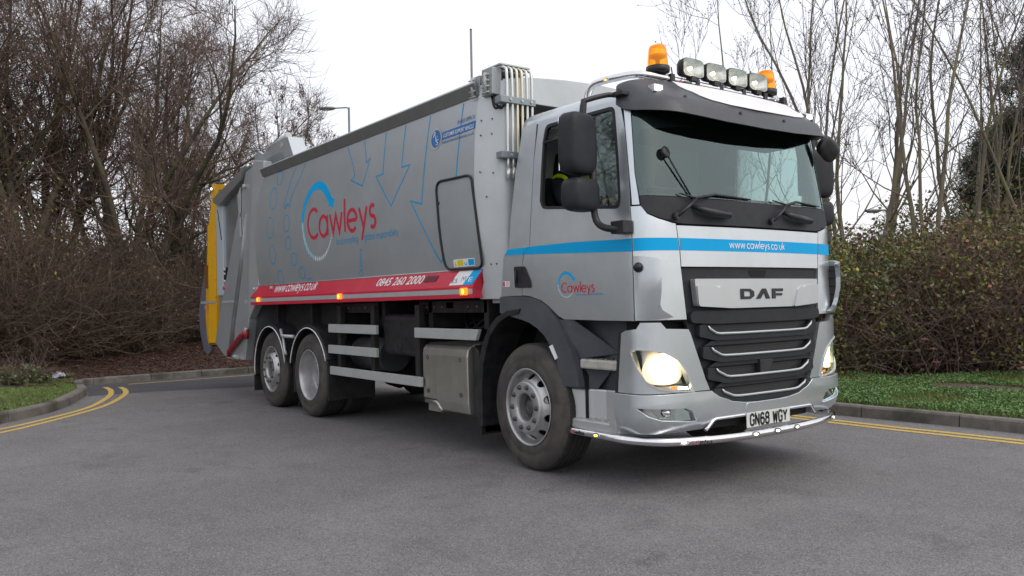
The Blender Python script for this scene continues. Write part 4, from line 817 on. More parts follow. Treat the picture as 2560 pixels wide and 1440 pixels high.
for cx, cz, rx, rz in ((-5.36, 3.10, .10, .11), (-5.55, 2.83, .13, .145), (-5.66, 2.44, .125, .145), (-5.61, 2.07, .115, .125), (-5.40, 1.76, .11, .09), (-5.05, 2.45, .10, .11), (-5.02, 2.19, .095, .085), (-4.86, 1.97, .09, .082), (-4.64, 1.79, .085, .075), (-4.42, 1.685, .07, .03)):
    line([(cx + rx * math.cos(t), max(1.668, min(3.17, cz + rz * math.sin(t)))) for t in [2 * PI * i / 26 for i in range(27)]], .013, nm='blue_oval_outline')
for cx, cz, rx in ((-2.98, 1.71, .035), (-2.955, 1.78, .028), (-2.94, 1.85, .022), (-2.93, 1.91, .018), (-2.92, 1.97, .013)): line([(cx + rx * math.cos(t), cz + rx * 1.1 * math.sin(t)) for t in [2 * PI * i / 12 for i in range(13)]], .010, nm='blue_oval_outline')
# service hatch and its stickers
ho = rnd([(-1.255, 2.50), (-.655, 2.49), (-.575, 1.672), (-1.19, 1.680), (-1.225, 2.0)], .09, 5)
HT = patch('service_hatch', ho, B, bodyg, truck, .008, .009, gu=.2)
m = MB(); m.tube([B(a, b, .014) for a, b in ho], .012, 8, closed=True); m.build('hatch_seal', [rubber], HT)
m = MB()
for a, b in ((-1.225, 2.30), (-1.205, 1.83)): m.lathe([(.016, .0), (.014, .008), (.001, .010)], B(a, b, .01), (0, -1, 0), 12)
m.build('hatch_lock', [blackp], HT)
m = MB(); m.add([B(x, z, .0125) for x, z in ((-1.045, 1.765), (-.695, 1.765), (-.695, 1.695), (-1.045, 1.695))], [(0, 1, 2, 3)]); m.cm = 1
m.add([B(x, z, .0135) for x, z in ((-.98, 1.757), (-.885, 1.757), (-.885, 1.703), (-.98, 1.703))], [(0, 1, 2, 3)]); m.add([B(x, z, .0135) for x, z in ((-1.035, 1.705), (-.993, 1.705), (-1.014, 1.755))], [(0, 1, 2)]); m.cm = 2
m.add([B(x, z, .0135) for x, z in ((-.80, 1.757), (-.705, 1.757), (-.705, 1.703), (-.80, 1.703))], [(0, 1, 2, 3)]); m.lathe([(.024, 0), (.016, 0)], B(-.842, 1.73, .0135), (0, -1, 0), 14); m.build('hatch_sticker', [whitev, mat('yellow_sticker', (.75, .6, .02), .5), cyan], HT, fix=False)
# support decal
DX = -.05
def B2(x, z, d=0): return B(x + DX, z, d)
m = MB(); m.cm = 1; m.add([B2(-1.245 + .105 * math.cos(t), 2.915 + .105 * math.sin(t), .003) for t in [2 * PI * i / 30 for i in range(30)]], [tuple(range(30))]); m.cm = 0; m.add([B2(-1.245 + .082 * math.cos(t), 2.915 + .082 * math.sin(t), .0055) for t in [2 * PI * i / 30 for i in range(30)]], [tuple(range(30))])
m.cm = 0; m.add([B2(x, z, .003) for x, z in ((-1.14, 2.885), (-.585, 2.895), (-.58, 2.965), (-1.14, 2.955))], [(0, 1, 2, 3)]); m.cm = 2
type_set(m, 'CUSTOMER SUPPORT VEHICLE', lambda p, q, l: B2(-1.11 + p, 2.903 + q, .005), .51, .050, .25, .01)
for ch, x, z in (('R', -1.285, 2.93), ('V', -1.255, 2.885), ('S', -1.235, 2.85)): type_set(m, ch, lambda p, q, l, x=x, z=z: B2(x + p, z + q, .0085), .045, .075, .1)
m.cm = 3; type_set(m, 'RefuseVehicleSolutions.co.uk', lambda p, q, l: B2(-1.13 + p, 2.845 + q, .003), .53, .040, .15); type_set(m, '01453 899131', lambda p, q, l: B2(-.875 + p, 2.985 + q, .003), .28, .050, 0)
m.build('support_decal', [mat('decal_blue', (.03, .16, .42), .4), mat('decal_silver', (.6, .62, .63), .3, .6), whitev, mat('decal_dark_blue', (.03, .12, .32), .4)], P, fix=False)

# hydraulic pipes and valve block at the front top corner
m = MB()
for k in range(6):
    y = -1.135 + k * .053; zb = (2.47, 2.48, 2.36, 2.30, 2.2, 2.1)[k]
    m.cm = 1 if k in (2, 3) else 0
    m.tube(smooth_path([(-.62, y, 3.395), (-.42, y, 3.395), (-.32, y, 3.37), (-.285, y, 3.30), (-.285, y, 2.9), (-.285, y, zb)], 4), .013, 8)
    m.tube([(-.285, y, zb + .03), (-.285, y, zb - .06)], .019, 6)
pp = m.build('hydraulic_pipes', [mat('pipe_silver', (.66, .68, .66), .3, .7), mat('pipe_zinc', (.70, .66, .50), .3, .7)], truck, fix=False)
cg_ = mat('clamp_grey', (.25, .29, .31), .4, .4)
for z_ in (3.055, 2.585): m = MB(); m.box(-.345, -.255, -1.22, -.85, z_, z_ + .058); m.build('pipe_clamp', [cg_], pp, bevel=.005)
m = MB()
for y in (-1.12, -1.0, -.9):
    for z in (3.085, 2.612): m.tube([(-.26, y, z), (-.245, y, z)], .012, 8)
m.build('clamp_bolt', [guard], pp)
m = MB(); m.box(-.72, -.60, -1.20, -1.12, 3.17, 3.36); m.box(-.54, -.38, -1.22, -1.12, 3.15, 3.38); vb = m.build('valve_block', [mat('valve_grey', (.34, .37, .38), .45, .3)], truck, bevel=.006)
for x in (-.66, -.46):
    m = MB(); m.tube([(x, -1.235, 3.18), (x, -1.235, 3.34)], .018, 8)
    for z in (3.17, 3.22, 3.27, 3.32): m.tube([(x - .05, -1.24, z), (x + .05, -1.24, z)], .007, 6)
    m.build('valve_fitting', [guard], vb)
m = MB(); m.box(-.62, -.34, -1.16, -.84, 3.40, 3.412); m.box(-.60, -.56, -1.16, -.84, 3.30, 3.40); m.box(-.60, -.40, -1.16, -.84, 3.36, 3.375)
for k in range(4): m.lathe([(.012, 0), (.011, .012), (.001, .014)], (-.56 + k * .06, -.9 - .06 * (k % 2), 3.412), (0, 0, 1), 6)
m.build('pipe_tray', [guard], vb)
m = MB(); m.tube(smooth_path([(-.42, -1.17, 3.15), (-.40, -1.18, 3.08), (-.36, -1.14, 3.03), (-.34, -1.10, 3.10)]), .012, 6); m.tube(smooth_path([(-.46, -1.17, 3.15), (-.42, -1.17, 3.04), (-.36, -1.12, 3.06)]), .010, 6); m.build('valve_cable', [blackp], vb)
m = MB(); m.prism([(-.75, 3.33), (-.62, 3.33), (-.66, 3.43), (-.72, 3.43)], 1, -.30, -.28); m.tube([(-.69, -.33, 3.42), (-.69, -.25, 3.42)], .03, 10); m.prism([(-3.0, 3.34), (-2.6, 3.34), (-2.65, 3.41), (-2.95, 3.41)], 1, -.9, -.6); m.build('roof_fittings', [bodyl], truck)

# ---------------------------------------------------------------- tailgate and hopper
tg = MB()
tg.prism([(-6.40, 3.46), (-6.78, 3.46), (-8.26, 3.08), (-7.95, 3.0), (-7.95, 1.0), (-7.6, .7), (-6.9, .75), (-6.74, 1.15)], 1, -1.14, 1.14)
TG = tg.build('tailgate', [mat('hopper_grey', (.32, .335, .34), .42, .5, c2=(.20, .21, .212), scale=2.2, bump=.03, bscale=2.5)], truck, bevel=.006)
for s_ in (1, -1):
    m = MB(); m.prism([(-6.42, 3.48), (-5.98, 3.41), (-6.0, 3.16), (-6.10, 3.0), (-6.19, 2.75), (-6.265, 2.3), (-6.265, 1.67), (-6.44, 1.50), (-6.44, 1.39), (-6.69, 1.20), (-6.69, 1.39), (-6.60, 2.35)], 1, -s_ * 1.215, -s_ * 1.10); m.build('tailgate_column', [bodyl], TG, bevel=.010)
    m = MB(); m.prism([(-6.45, 3.40), (-6.78, 3.36), (-7.0, 3.0), (-7.4, 2.4), (-8.0, 1.45), (-8.40, .80), (-7.92, .61), (-7.68, .57), (-6.93, .58), (-6.735, 1.15), (-6.61, 2.35)], 1, -s_ * 1.205, -s_ * 1.08)
    leg = m.build('tailgate_leg', [bodyg], TG, bevel=.010)
    m = MB(); m.tube([(-6.78, -s_ * 1.203, 2.75), (-7.0, -s_ * 1.203, 2.0), (-7.36, -s_ * 1.203, 1.2), (-7.58, -s_ * 1.203, .62)], [.015, .045, .05, .05], 10); m.build('leg_rib', [MATS['hopper_grey']], TG)
    m = MB(); m.prism([(-6.70, 3.44), (-8.30, 3.14), (-8.27, 3.06), (-7.96, 2.99), (-6.90, 3.25)], 1, -s_ * 1.245, -s_ * 1.10); m.build('hopper_rail', [MATS['rail_grey']], TG, bevel=.012)
    m = MB(); m.box(-8.30, -7.96, -s_ * 1.19, -s_ * 1.0, 1.56, 3.06); m.build('hopper_post', [mat('pale_blue_grey', (.47, .52, .56), .5, .1) if 'pale_blue_grey' not in MATS else MATS['pale_blue_grey']], TG, bevel=.012)
    m = MB(); m.box(-8.28, -8.0, -s_ * 1.17, -s_ * 1.0, .92, 1.555); m.build('hopper_lower_plate', [mat('dusty_grey', (.24, .22, .19), .6) if 'dusty_grey' not in MATS else MATS['dusty_grey']], TG, bevel=.006)
    m = MB(); m.tube([(-6.78, -s_ * 1.25, 1.0), (-6.98, -s_ * 1.25, .93), (-7.52, -s_ * 1.25, .70), (-7.56, -s_ * 1.25, .62)], [.035, .042, .036, .03], 10); m.tube([(-6.74, -s_ * 1.24, 1.04), (-6.74, -s_ * 1.24, .90)], .035, 10); m.build('locking_strut', [redm], TG)
    m = MB(); m.tube([(-7.33, -s_ * 1.24, .62), (-7.16, -s_ * 1.24, .62)], .034, 12); m.build('strut_pin', [guard], TG); m = MB(); m.tube([(-6.76, -s_ * 1.27, 1.02), (-6.76, -s_ * 1.22, 1.02)], .048, 14); m.build('strut_pin', [guard], TG)
    m = MB(); m.box(-8.5, -7.2, -s_ * 1.222, -s_ * 1.218, 1.42, 1.475) if False else m.prism([(-7.97, 1.435), (-7.26, 1.445), (-7.26, 1.485), (-7.97, 1.475)], 1, -s_ * 1.212, -s_ * 1.207); m.prism([(-6.88, 1.42), (-6.77, 1.42), (-6.77, 1.475), (-6.88, 1.475)], 1, -s_ * 1.212, -s_ * 1.207); m.build('reflective_tape', [stripeg], TG)
    # roof ram bracket
    m = MB(); br = [(-6.62, 3.40), (-6.63, 3.60), (-6.46, 3.63), (-6.28, 3.56), (-6.05, 3.56), (-5.50, 3.66), (-5.34, 3.64), (-5.16, 3.34), (-5.38, 3.34), (-5.54, 3.47), (-6.16, 3.47), (-6.36, 3.35)]
    m.prism(br, 1, -s_ * 1.12, -s_ * 1.08); m.prism(br, 1, -s_ * .92, -s_ * .90); m.prism([(-5.36, 3.64), (-5.32, 3.65), (-5.12, 3.36), (-5.17, 3.34)], 1, -s_ * 1.12, -s_ * .90); rb = m.build('ram_bracket', [bodyg], TG, bevel=.006)
    m = MB(); m.tube([(-6.28, -s_ * 1.03, 3.63), (-5.50, -s_ * 1.03, 3.70)], .045, 14); m.tube([(-6.60, -s_ * 1.03, 3.55), (-6.28, -s_ * 1.03, 3.63)], .022, 10); m.tube([(-5.55, -s_ * 1.125, 3.56), (-5.55, -s_ * .89, 3.56)], .04, 12); m.build('tailgate_ram', [guard], TG)
m = MB(); m.tube(smooth_path([(-8.2, -1.195, 2.95), (-8.1, -1.197, 2.7), (-8.0, -1.2, 2.45)]), .006, 5); m.box(-7.93, -7.82, -1.19, -1.15, 1.78, 2.0); m.build('control_cover', [darkp], TG)
m = MB(); c = (-7.8, -1.20, 1.97)
for z, r in ((1.97, .028), (1.90, .02), (1.78, .026)): m.lathe([(r, 0), (r, .02), (.001, .028)], (-7.86, -1.19, z), (0, -1, 0), 10)
m.build('control_button', [guard], TG); m = MB(); m.lathe([(.03, 0), (.03, .03), (.001, .036)], (-7.86, -1.19, 1.68), (0, -1, 0), 12); m.build('stop_button', [redv], TG)
m = MB(); m.prism([(-7.10, 3.05), (-6.96, 3.16), (-6.98, 2.78), (-7.04, 2.70)], 1, -1.228, -1.215); m.prism([(-7.05, 2.68), (-6.99, 2.72), (-6.95, 2.42), (-7.03, 2.42)], 1, -1.228, -1.215); m.tube([(-6.78, -1.25, 3.15), (-6.78, -1.20, 3.15)], .03, 10); m.build('lamp_bracket', [guard], TG)
# bin lift
m = MB(); m.prism([(-8.87, 2.77), (-8.47, 2.745), (-8.52, .79), (-8.93, .78)], 1, -1.15, -.86)
vs = [(-9.20, -1.07, 2.765), (-8.87, -1.15, 2.77), (-8.93, -1.15, .78), (-9.05, -1.12, .73), (-9.31, -1.07, .90), (-9.38, -1.07, 1.24), (-9.21, -1.07, 2.54)]
m.add(vs + [(x, -.86, z) for x, y, z in vs], [tuple(range(7)), tuple(range(13, 6, -1))] + [(j, (j + 1) % 7, 7 + (j + 1) % 7, 7 + j) for j in range(7)])
mm = MB(); mm.add([(x, -y, z) for x, y, z in m.v], [tuple(f) for f in m.f])
bl_ = empty('bin_lift', parent=truck); m.build('lift_arm', [yel], bl_, bevel=.006); mm.build('lift_arm', [yel], bl_, bevel=.006)
m = MB(); up_ = [(-8.64, 3.42), (-7.97, 3.33), (-7.97, 3.26), (-8.30, 3.28), (-8.40, 3.16), (-8.46, 2.74), (-8.84, 2.77), (-8.72, 3.0), (-8.68, 3.27)]
m.prism(up_, 1, -1.15, -1.0); m.prism(up_, 1, 1.0, 1.15); m.box(-8.60, -8.52, -1.0, 1.0, 3.30, 3.38); m.build('lift_frame', [yel], bl_, bevel=.006)
for z_ in (1.0, 2.4): m = MB(); m.box(-8.9, -8.8, -.86, .86, z_, z_ + .2); m.build('lift_crossbar', [yel], bl_, bevel=.006)
m = MB()
for k in range(7): m.tube([(-8.505 - .0, -1.16, .95 + k * .3), (-8.505, -1.145, .95 + k * .3)], .012, 6)
m.build('lift_bolt', [yel], bl_)
m = MB(); m.box(-9.115, -8.965, -1.155, -1.10, 1.70, 2.09); m.build('lift_slot', [mat('slot_brown', (.16, .07, .02), .7)], bl_)
m = MB(); m.box(-9.10, -8.98, -1.162, -1.157, 1.34, 1.42); m.build('lift_sticker', [mat('sticker_pink', (.6, .25, .22), .5)], bl_); m = MB(); m.prism([(-9.34, 1.44), (-8.50, 1.445), (-8.50, 1.485), (-9.34, 1.48)], 1, -1.157, -1.152); m.build('reflective_tape', [stripeg], bl_)
m = MB(); lp = [(-9.42, 2.01), (-9.60, 1.75), (-9.74, 1.5), (-9.80, 1.32), (-9.80, 1.16), (-9.72, .90), (-9.55, .64), (-9.42, .58), (-9.28, .57), (-9.14, .62), (-9.08, .78), (-9.28, 1.0), (-9.36, 1.4), (-9.34, 2.0)]
m.prism(lp, 1, -1.06, -1.02); m.build('comb_side_guard', [lav], bl_, bevel=.006); m = MB(); m.prism(lp, 1, 1.02, 1.06); m.build('comb_side_guard', [lav], bl_, bevel=.006)
m = MB(); m.box(-9.5, -9.38, -1.0, 1.0, .7, .9); m.tube([(-9.2, -1.0, 1.6), (-9.2, 1.0, 1.6)], .05, 12); m.build('lift_comb', [black], bl_)
small_lamp((-8.58, -1.17, 3.335), (.2, -1, 0), bl_, white_lit, .05, 'work_lamp', 1.0); small_lamp((-8.13, -1.175, 1.15), (0, -1, 0), TG, amber_lit, .035, 'marker_lamp', 1.2)

# ---------------------------------------------------------------- driver
def skinned(name, verts, edges, radii, mats, parent=None, sub=2):
    me = bpy.data.meshes.new(name); me.from_pydata(verts, edges, []); o = link(name, me, parent, mats)
    sk = o.modifiers.new('skin', 'SKIN'); 
    for v, r in zip(me.skin_vertices[0].data, radii): v.radius = (r, r) if not isinstance(r, tuple) else r
    me.skin_vertices[0].data[0].use_root = True
    ss = o.modifiers.new('sub', 'SUBSURF'); ss.levels = sub; ss.render_levels = sub
    return o
dk = mat('navy_jacket', (.02, .022, .03), .85, c2=(.03, .032, .042), scale=12); sk_ = mat('skin', (.50, .27, .19), .55, c2=(.46, .24, .17), scale=8); hv = mat('hi_vis_yellow', (.45, .72, .02), .7, emit=(.4, .7, .0), es=.06)
y0 = -.62
V_ = [(-.02, y0, 1.98), (-.05, y0, 2.14), (-.07, y0, 2.30), (-.05, y0, 2.40), (-.03, y0, 2.47), (0, y0, 2.56), (.005, y0, 2.63),
      (-.05, y0 - .19, 2.35), (.12, y0 - .25, 2.18), (.40, y0 - .16, 2.14), (.47, y0 - .14, 2.15), (-.05, y0 + .19, 2.35), (.12, y0 + .25, 2.18), (.40, y0 + .16, 2.14), (.47, y0 + .14, 2.15),
      (.12, y0 - .12, 1.97), (.45, y0 - .14, 1.95), (.55, y0 - .14, 1.62), (.66, y0 - .14, 1.55), (.12, y0 + .12, 1.97), (.45, y0 + .14, 1.95), (.55, y0 + .14, 1.62), (.66, y0 + .14, 1.55)]
E_ = [(0, 1), (1, 2), (2, 3), (3, 4), (4, 5), (5, 6), (2, 7), (7, 8), (8, 9), (9, 10), (2, 11), (11, 12), (12, 13), (13, 14), (0, 15), (15, 16), (16, 17), (17, 18), (0, 19), (19, 20), (20, 21), (21, 22)]
R_2 = [.15, .15, .155, .07, .055, .095, .085, .075, .055, .038, .030, .075, .055, .038, .030, .085, .065, .05, .04, .085, .065, .05, .04]
drv = skinned('person', V_, E_, R_2, [dk, sk_])
tag(drv, 'driver in a dark jacket with yellow hi-vis edging sitting behind the cab side window', 'person')
m = MB()
for s_ in (-1, 1): m.tube(smooth_path([(.07, y0 + s_ * .10, 2.10), (.09, y0 + s_ * .12, 2.26), (.03, y0 + s_ * .15, 2.40), (-.09, y0 + s_ * .16, 2.43), (-.20, y0 + s_ * .14, 2.33), (-.225, y0 + s_ * .12, 2.15)]), .018, 6)
m.build('hi_vis_strip', [hv], drv)
m = MB(); rounded_box(m, (.005, y0, 2.60), .105, .078, .125, Matrix.Identity(4), .8); rounded_box(m, (.112, y0, 2.585), .018, .014, .024, Matrix.Identity(4), .9); m.build('face', [sk_], drv)
m = MB(); rounded_box(m, (-.018, y0, 2.635), .105, .086, .105, Matrix.Identity(4), .8); m.build('hair', [mat('grey_hair', (.12, .10, .08), .8)], drv)
for s_ in (-1, 1):   # hands closed round the steering wheel
    c = Vector((.50, y0 + s_ * .135, 2.155)); vv = [c - Vector((.03, 0, 0)), c + Vector((.03, 0, .0))]; ee = [(0, 1)]; rr2 = [.026, .03]
    for k in range(4):
        b0 = len(vv); o0 = c + Vector((.045, (k - 1.5) * .019, .008)); vv += [o0, o0 + Vector((.035, 0, .004)), o0 + Vector((.045 - .004 * k, 0, -.022)), o0 + Vector((.025, 0, -.036))]; ee += [(1, b0), (b0, b0 + 1), (b0 + 1, b0 + 2), (b0 + 2, b0 + 3)]; rr2 += [.009, .009, .008, .007]
    b0 = len(vv); vv += [c + Vector((.01, -s_ * .035, .0)), c + Vector((.04, -s_ * .045, .006)), c + Vector((.065, -s_ * .04, .0))]; ee += [(1, b0), (b0, b0 + 1), (b0 + 1, b0 + 2)]; rr2 += [.011, .010, .009]
    skinned('hand', [tuple(v) for v in vv], ee, rr2, [sk_], drv, 1)
# ================================================================ GROUND, ROAD, KERBS, VERGES
def asphalt(name, a, b, c, sc=1.0):
    m = bpy.data.materials.new(name); m.use_nodes = True; n = m.node_tree; p = n.nodes['Principled BSDF']; p.inputs['Roughness'].default_value = .76
    tc = n.nodes.new('ShaderNodeTexCoord')
    def noise(s, d=4, r=.6):
        t = n.nodes.new('ShaderNodeTexNoise'); t.inputs['Scale'].default_value = s * sc; t.inputs['Detail'].default_value = d; t.inputs['Roughness'].default_value = r; n.links.new(tc.outputs['Object'], t.inputs['Vector']); return t
    def ramp(src, lo, hi):
        r = n.nodes.new('ShaderNodeMapRange'); r.inputs[1].default_value = lo; r.inputs[2].default_value = hi; n.links.new(src, r.inputs[0]); return r.outputs[0]
    def mix(f, A, Bc):
        x = n.nodes.new('ShaderNodeMix'); x.data_type = 'RGBA'; n.links.new(f, x.inputs['Factor'])
        if isinstance(A, tuple): x.inputs['A'].default_value = (*A, 1)
        else: n.links.new(A, x.inputs['A'])
        if isinstance(Bc, tuple): x.inputs['B'].default_value = (*Bc, 1)
        else: n.links.new(Bc, x.inputs['B'])
        return x.outputs['Result']
    v = n.nodes.new('ShaderNodeTexVoronoi'); v.inputs['Scale'].default_value = 150 * sc; n.links.new(tc.outputs['Object'], v.inputs['Vector'])
    sep = n.nodes.new('ShaderNodeSeparateColor'); n.links.new(v.outputs['Color'], sep.inputs[0])
    base = mix(ramp(noise(.35, 6, .7).outputs['Fac'], .40, .62), a, b)                # broad worn patches
    base = mix(ramp(noise(2.2, 5, .7).outputs['Fac'], .50, .72), base, tuple(k * .80 for k in a)); base = mix(ramp(noise(.9, 8, .75).outputs['Fac'], .56, .66), base, tuple(k * .84 for k in a)); base = mix(ramp(noise(1.7, 3, .5).outputs['Fac'], .64, .72), base, tuple(k * .70 for k in a))
    st = mix(ramp(sep.outputs[0], .55, 1.0), base, c)                                  # pale aggregate stones
    dk = mix(ramp(sep.outputs[1], .60, 1.0), st, tuple(k * .55 for k in a))
    x2 = mix(ramp(noise(30, 3, .6).outputs['Fac'], .58, .75), dk, tuple(k * .62 for k in a))
    n.links.new(x2, p.inputs['Base Color'])
    bp = n.nodes.new('ShaderNodeBump'); bp.inputs['Strength'].default_value = .55; bp.inputs['Distance'].default_value = .004; n.links.new(v.outputs['Distance'], bp.inputs['Height'])
    n.links.new(bp.outputs[0], p.inputs['Normal']); return m
tarmac = asphalt('worn_tarmac', (.132, .128, .131), (.190, .184, .188), (.27, .255, .25), 1.0)
newtar = asphalt('dark_tarmac', (.052, .053, .062), (.065, .066, .076), (.12, .12, .13))
KB = [(-1.5, -22), (-2.6, -14), (-3.7, -9), (-5.2, -6.2), (-6.0, -4.95), (-6.543, -4.344), (-7.289, -3.753), (-7.95, -3.42), (-8.651, -3.177), (-9.3, -2.97), (-9.803, -2.86), (-10.6, -2.80), (-11.15, -2.72), (-11.42, -2.5), (-11.52, -2.1), (-11.58, -1.6), (-11.68, -.65), (-11.67, .43), (-11.45, 1.4), (-11.0, 2.3), (-10.3, 2.95), (-9.3, 3.30), (-8, 3.36), (-4, 3.34), (-.23, 3.33), (.5, 3.37), (1.2, 3.41), (1.9, 3.42), (6, 3.5), (14, 3.7), (40, 4.5)]
def resample(P, st=.30):
    P = [Vector(p) for p in P]; S_ = []
    for i in range(len(P) - 1):
        a = P[max(i - 1, 0)]; b = P[i]; c = P[i + 1]; d = P[min(i + 2, len(P) - 1)]; k = max(1, int((c - b).length / st))
        for j in range(k):
            t = j / k; S_.append(b.lerp(c, t) if (c - b).length > 3.5 else .5 * ((2 * b) + (c - a) * t + (2 * a - 5 * b + 4 * c - d) * t * t + (3 * b - a - 3 * c + d) * t ** 3))
    return S_ + [P[-1]]
K = resample(KB)
def offs(P, o):   # o > 0 : to the left of the direction of travel = the verge side
    out = []
    for i in range(len(P)):
        d = (P[min(i + 1, len(P) - 1)] - P[max(i - 1, 0)]).normalized(); out.append(P[i] + Vector((-d.y, d.x)) * o)
    return out
# road surface: one flat sheet, the verges stand on top of it beyond the kerb
m = MB(); m.add([(-60, -80, 0), (90, -80, 0), (90, 60, 0), (-60, 60, 0)], [(0, 1, 2, 3)]); tag(m.build('road', [tarmac], fix=False), kind='structure')
rp = [(-9.28, -2.55), (-9.25, -2.0), (-9.05, -1.3), (-8.76, -.54), (-8.5, .6), (-8.3, 2.0), (-8.2, 3.25)]
m = MB(); far_ = [tuple(p) for p in offs(K, -.02) if p.x < -8.2 and p.x > -13 and p.y > -2.86][::-1]
m.add([(x, y, .0018) for x, y in rp + far_ + [(-9.3, -2.94)]], [tuple(range(len(rp) + len(far_) + 1))]); tag(m.build('road_patch', [newtar], fix=False), kind='structure')
# far ground
earth = mat('far_earth', (.05, .055, .03), .95, c2=(.04, .045, .025), scale=.3)
soil = mat('leaf_mould', (.040, .024, .017), .95, c2=(.070, .040, .026), scale=22, bump=.9, bscale=30, c3=(.028, .020, .014), scale3=3)
turf = mat('verge_turf', (.045, .075, .018), .95, c2=(.07, .11, .03), scale=14, bump=.6, bscale=80, c3=(.05, .042, .022), scale3=1.3)
m = MB(); m.add([(-700, -700, -.06), (700, -700, -.06), (700, 700, -.06), (-700, 700, -.06)], [(0, 1, 2, 3)]); tag(m.build('ground', [earth], fix=False), kind='structure')
# kerb stones with joints
kst = mat('kerb_concrete', (.135, .122, .108), .85, c2=(.19, .175, .155), scale=9, bump=.5, bscale=70, c3=(.075, .072, .055), scale3=2.6)
H = .125; m = MB(); s_acc = 0; seg_ = []; Kd = resample(KB, .15); W0 = offs(Kd, .012); W1 = offs(Kd, .15); G0 = Kd
st = 0; L_ = 0; i0 = 0
def kerb_run(i0, i1, tilt):
    vs = []; n = i1 - i0 + 1
    for i in range(i0, i1 + 1):
        a = .010 if i == i0 else 0; b = .010 if i == i1 else 0
        def pt(Q):
            p = Q[i].copy()
            if a: p += (Q[i + 1] - Q[i]).normalized() * .006
            if b: p -= (Q[i] - Q[i - 1]).normalized() * .006
            return p
        g, w, w2 = pt(G0), pt(W0), pt(W1); e = offs  # noqa
        c = w + (w2 - w) * .12
        vs += [(g.x, g.y, -.02), (w.x, w.y, H - .02 + tilt), (c.x, c.y, H + tilt), (w2.x, w2.y, H + tilt), (w2.x, w2.y, -.02)]
    m.add(vs, [(5 * i + j, 5 * i + 5 + j, 5 * i + 6 + j, 5 * i + 1 + j) for i in range(n - 1) for j in range(4)] + [(0, 1, 2, 3, 4), tuple(5 * (n - 1) + k for k in (4, 3, 2, 1, 0))])
random.seed(11)
for i in range(1, len(Kd)):
    L_ += (Kd[i] - Kd[i - 1]).length
    if L_ >= .93 or i == len(Kd) - 1: kerb_run(i0, i, random.uniform(-.003, .003)); i0 = i; L_ = 0
tag(m.build('kerb', [kst]), kind='structure')
# verge: distance to the kerb line drives the height
KA = np.array([(p.x, p.y) for p in K])
def side_dist(X, Y):
    P = np.stack([X, Y], -1).reshape(-1, 2); best = np.full(len(P), 1e9); sg = np.zeros(len(P))
    for a, b in zip(KA[:-1], KA[1:]):
        d = b - a; L2 = d @ d; t = np.clip(((P - a) @ d) / L2, 0, 1); q = a + t[:, None] * d; r = P - q; dd = np.hypot(r[:, 0], r[:, 1]); w = dd < best - 1e-9
        best = np.where(w, dd, best); sg = np.where(w, np.sign(d[0] * r[:, 1] - d[1] * r[:, 0]), sg)
    return (best * sg).reshape(X.shape)
def verge_h(X, Y, D):
    base = .115 + .0 * D
    left = 1 / (1 + np.exp((X + 6) * 2.0 - (Y > 2) * 0)); left = np.where(Y > 3.3, np.clip((-9 - X) / 3, 0, 1), left)
    up_ = np.interp(D, [0, .3, 1, 3, 7, 14, 40], [0, .01, .06, .25, .55, .6, .6]); upr = np.interp(D, [0, .3, 1, 3, 6, 14, 40], [0, .005, .02, .07, .15, .3, .3])
    rough = .02 * np.sin(X * 3.1 + np.sin(Y * 2.3)) * np.sin(Y * 2.7 + X) * np.clip(D, 0, 1)
    return base + left * up_ + (1 - left) * upr + rough
def grid(x0, x1, y0, y1, st): return np.meshgrid(np.arange(x0, x1, st), np.arange(y0, y1, st), indexing='ij')
def np_mesh(name, V3, F, mats, mi=None, smooth=False, parent=None):
    me = bpy.data.meshes.new(name); k = F.shape[1]; me.vertices.add(len(V3)); me.vertices.foreach_set('co', np.asarray(V3, dtype=np.float32).ravel())
    me.loops.add(F.size); me.loops.foreach_set('vertex_index', F.astype(np.int32).ravel()); me.polygons.add(len(F)); me.polygons.foreach_set('loop_start', np.arange(0, F.size, k, dtype=np.int32))
    try: me.polygons.foreach_set('loop_total', np.full(len(F), k, dtype=np.int32))
    except Exception: pass
    if mi is not None: me.polygons.foreach_set('material_index', mi.astype(np.int32))
    me.polygons.foreach_set('use_smooth', np.full(len(F), smooth)); me.update(calc_edges=True); me.validate()
    return link(name, me, parent, mats)
X, Y = grid(-60, 60, -40, 60, .5); D = side_dist(X, Y); Z = np.where(D > .55, verge_h(X, Y, D), -.05); nx, ny = X.shape
idx = np.arange(nx * ny).reshape(nx, ny); F = np.stack([idx[:-1, :-1], idx[1:, :-1], idx[1:, 1:], idx[:-1, 1:]], -1).reshape(-1, 4)
fd = D.ravel()[F].min(1); keep_ = fd > .5; F = F[keep_]; fd = fd[keep_]
Xc = X.ravel()[F].mean(1); Yc = Y.ravel()[F].mean(1)
def grassy(x, y, d): # where turf rather than leaf mould lies
    g = (d < 1.7 + .5 * np.sin(x * 1.3)) & (x > -9.8) & (y < 0)
    return g | ((y > 3) & (x > -6) & (d < 6.5))
mi = np.where(grassy(Xc, Yc, fd), 1, 0)
tag(np_mesh('verge', np.stack([X, Y, Z], -1).reshape(-1, 3), F, [soil, turf], mi, True), kind='structure')
rows = [offs(K, o) for o in (.15, .35, .65, 1.05)]; P3 = []
for o, r in zip((.15, .35, .65, 1.05), rows):
    xs = np.array([p.x for p in r]); ys = np.array([p.y for p in r]); P3.append(np.stack([xs, ys, verge_h(xs, ys, np.full(len(r), o)) - (.012 if o < .2 else 0) + (.01 if .3 < o < .9 else 0)], -1))
P3 = np.stack(P3, 0); a, b = P3.shape[:2]; idx = np.arange(a * b).reshape(a, b); F = np.stack([idx[:-1, :-1], idx[:-1, 1:], idx[1:, 1:], idx[1:, :-1]], -1).reshape(-1, 4)
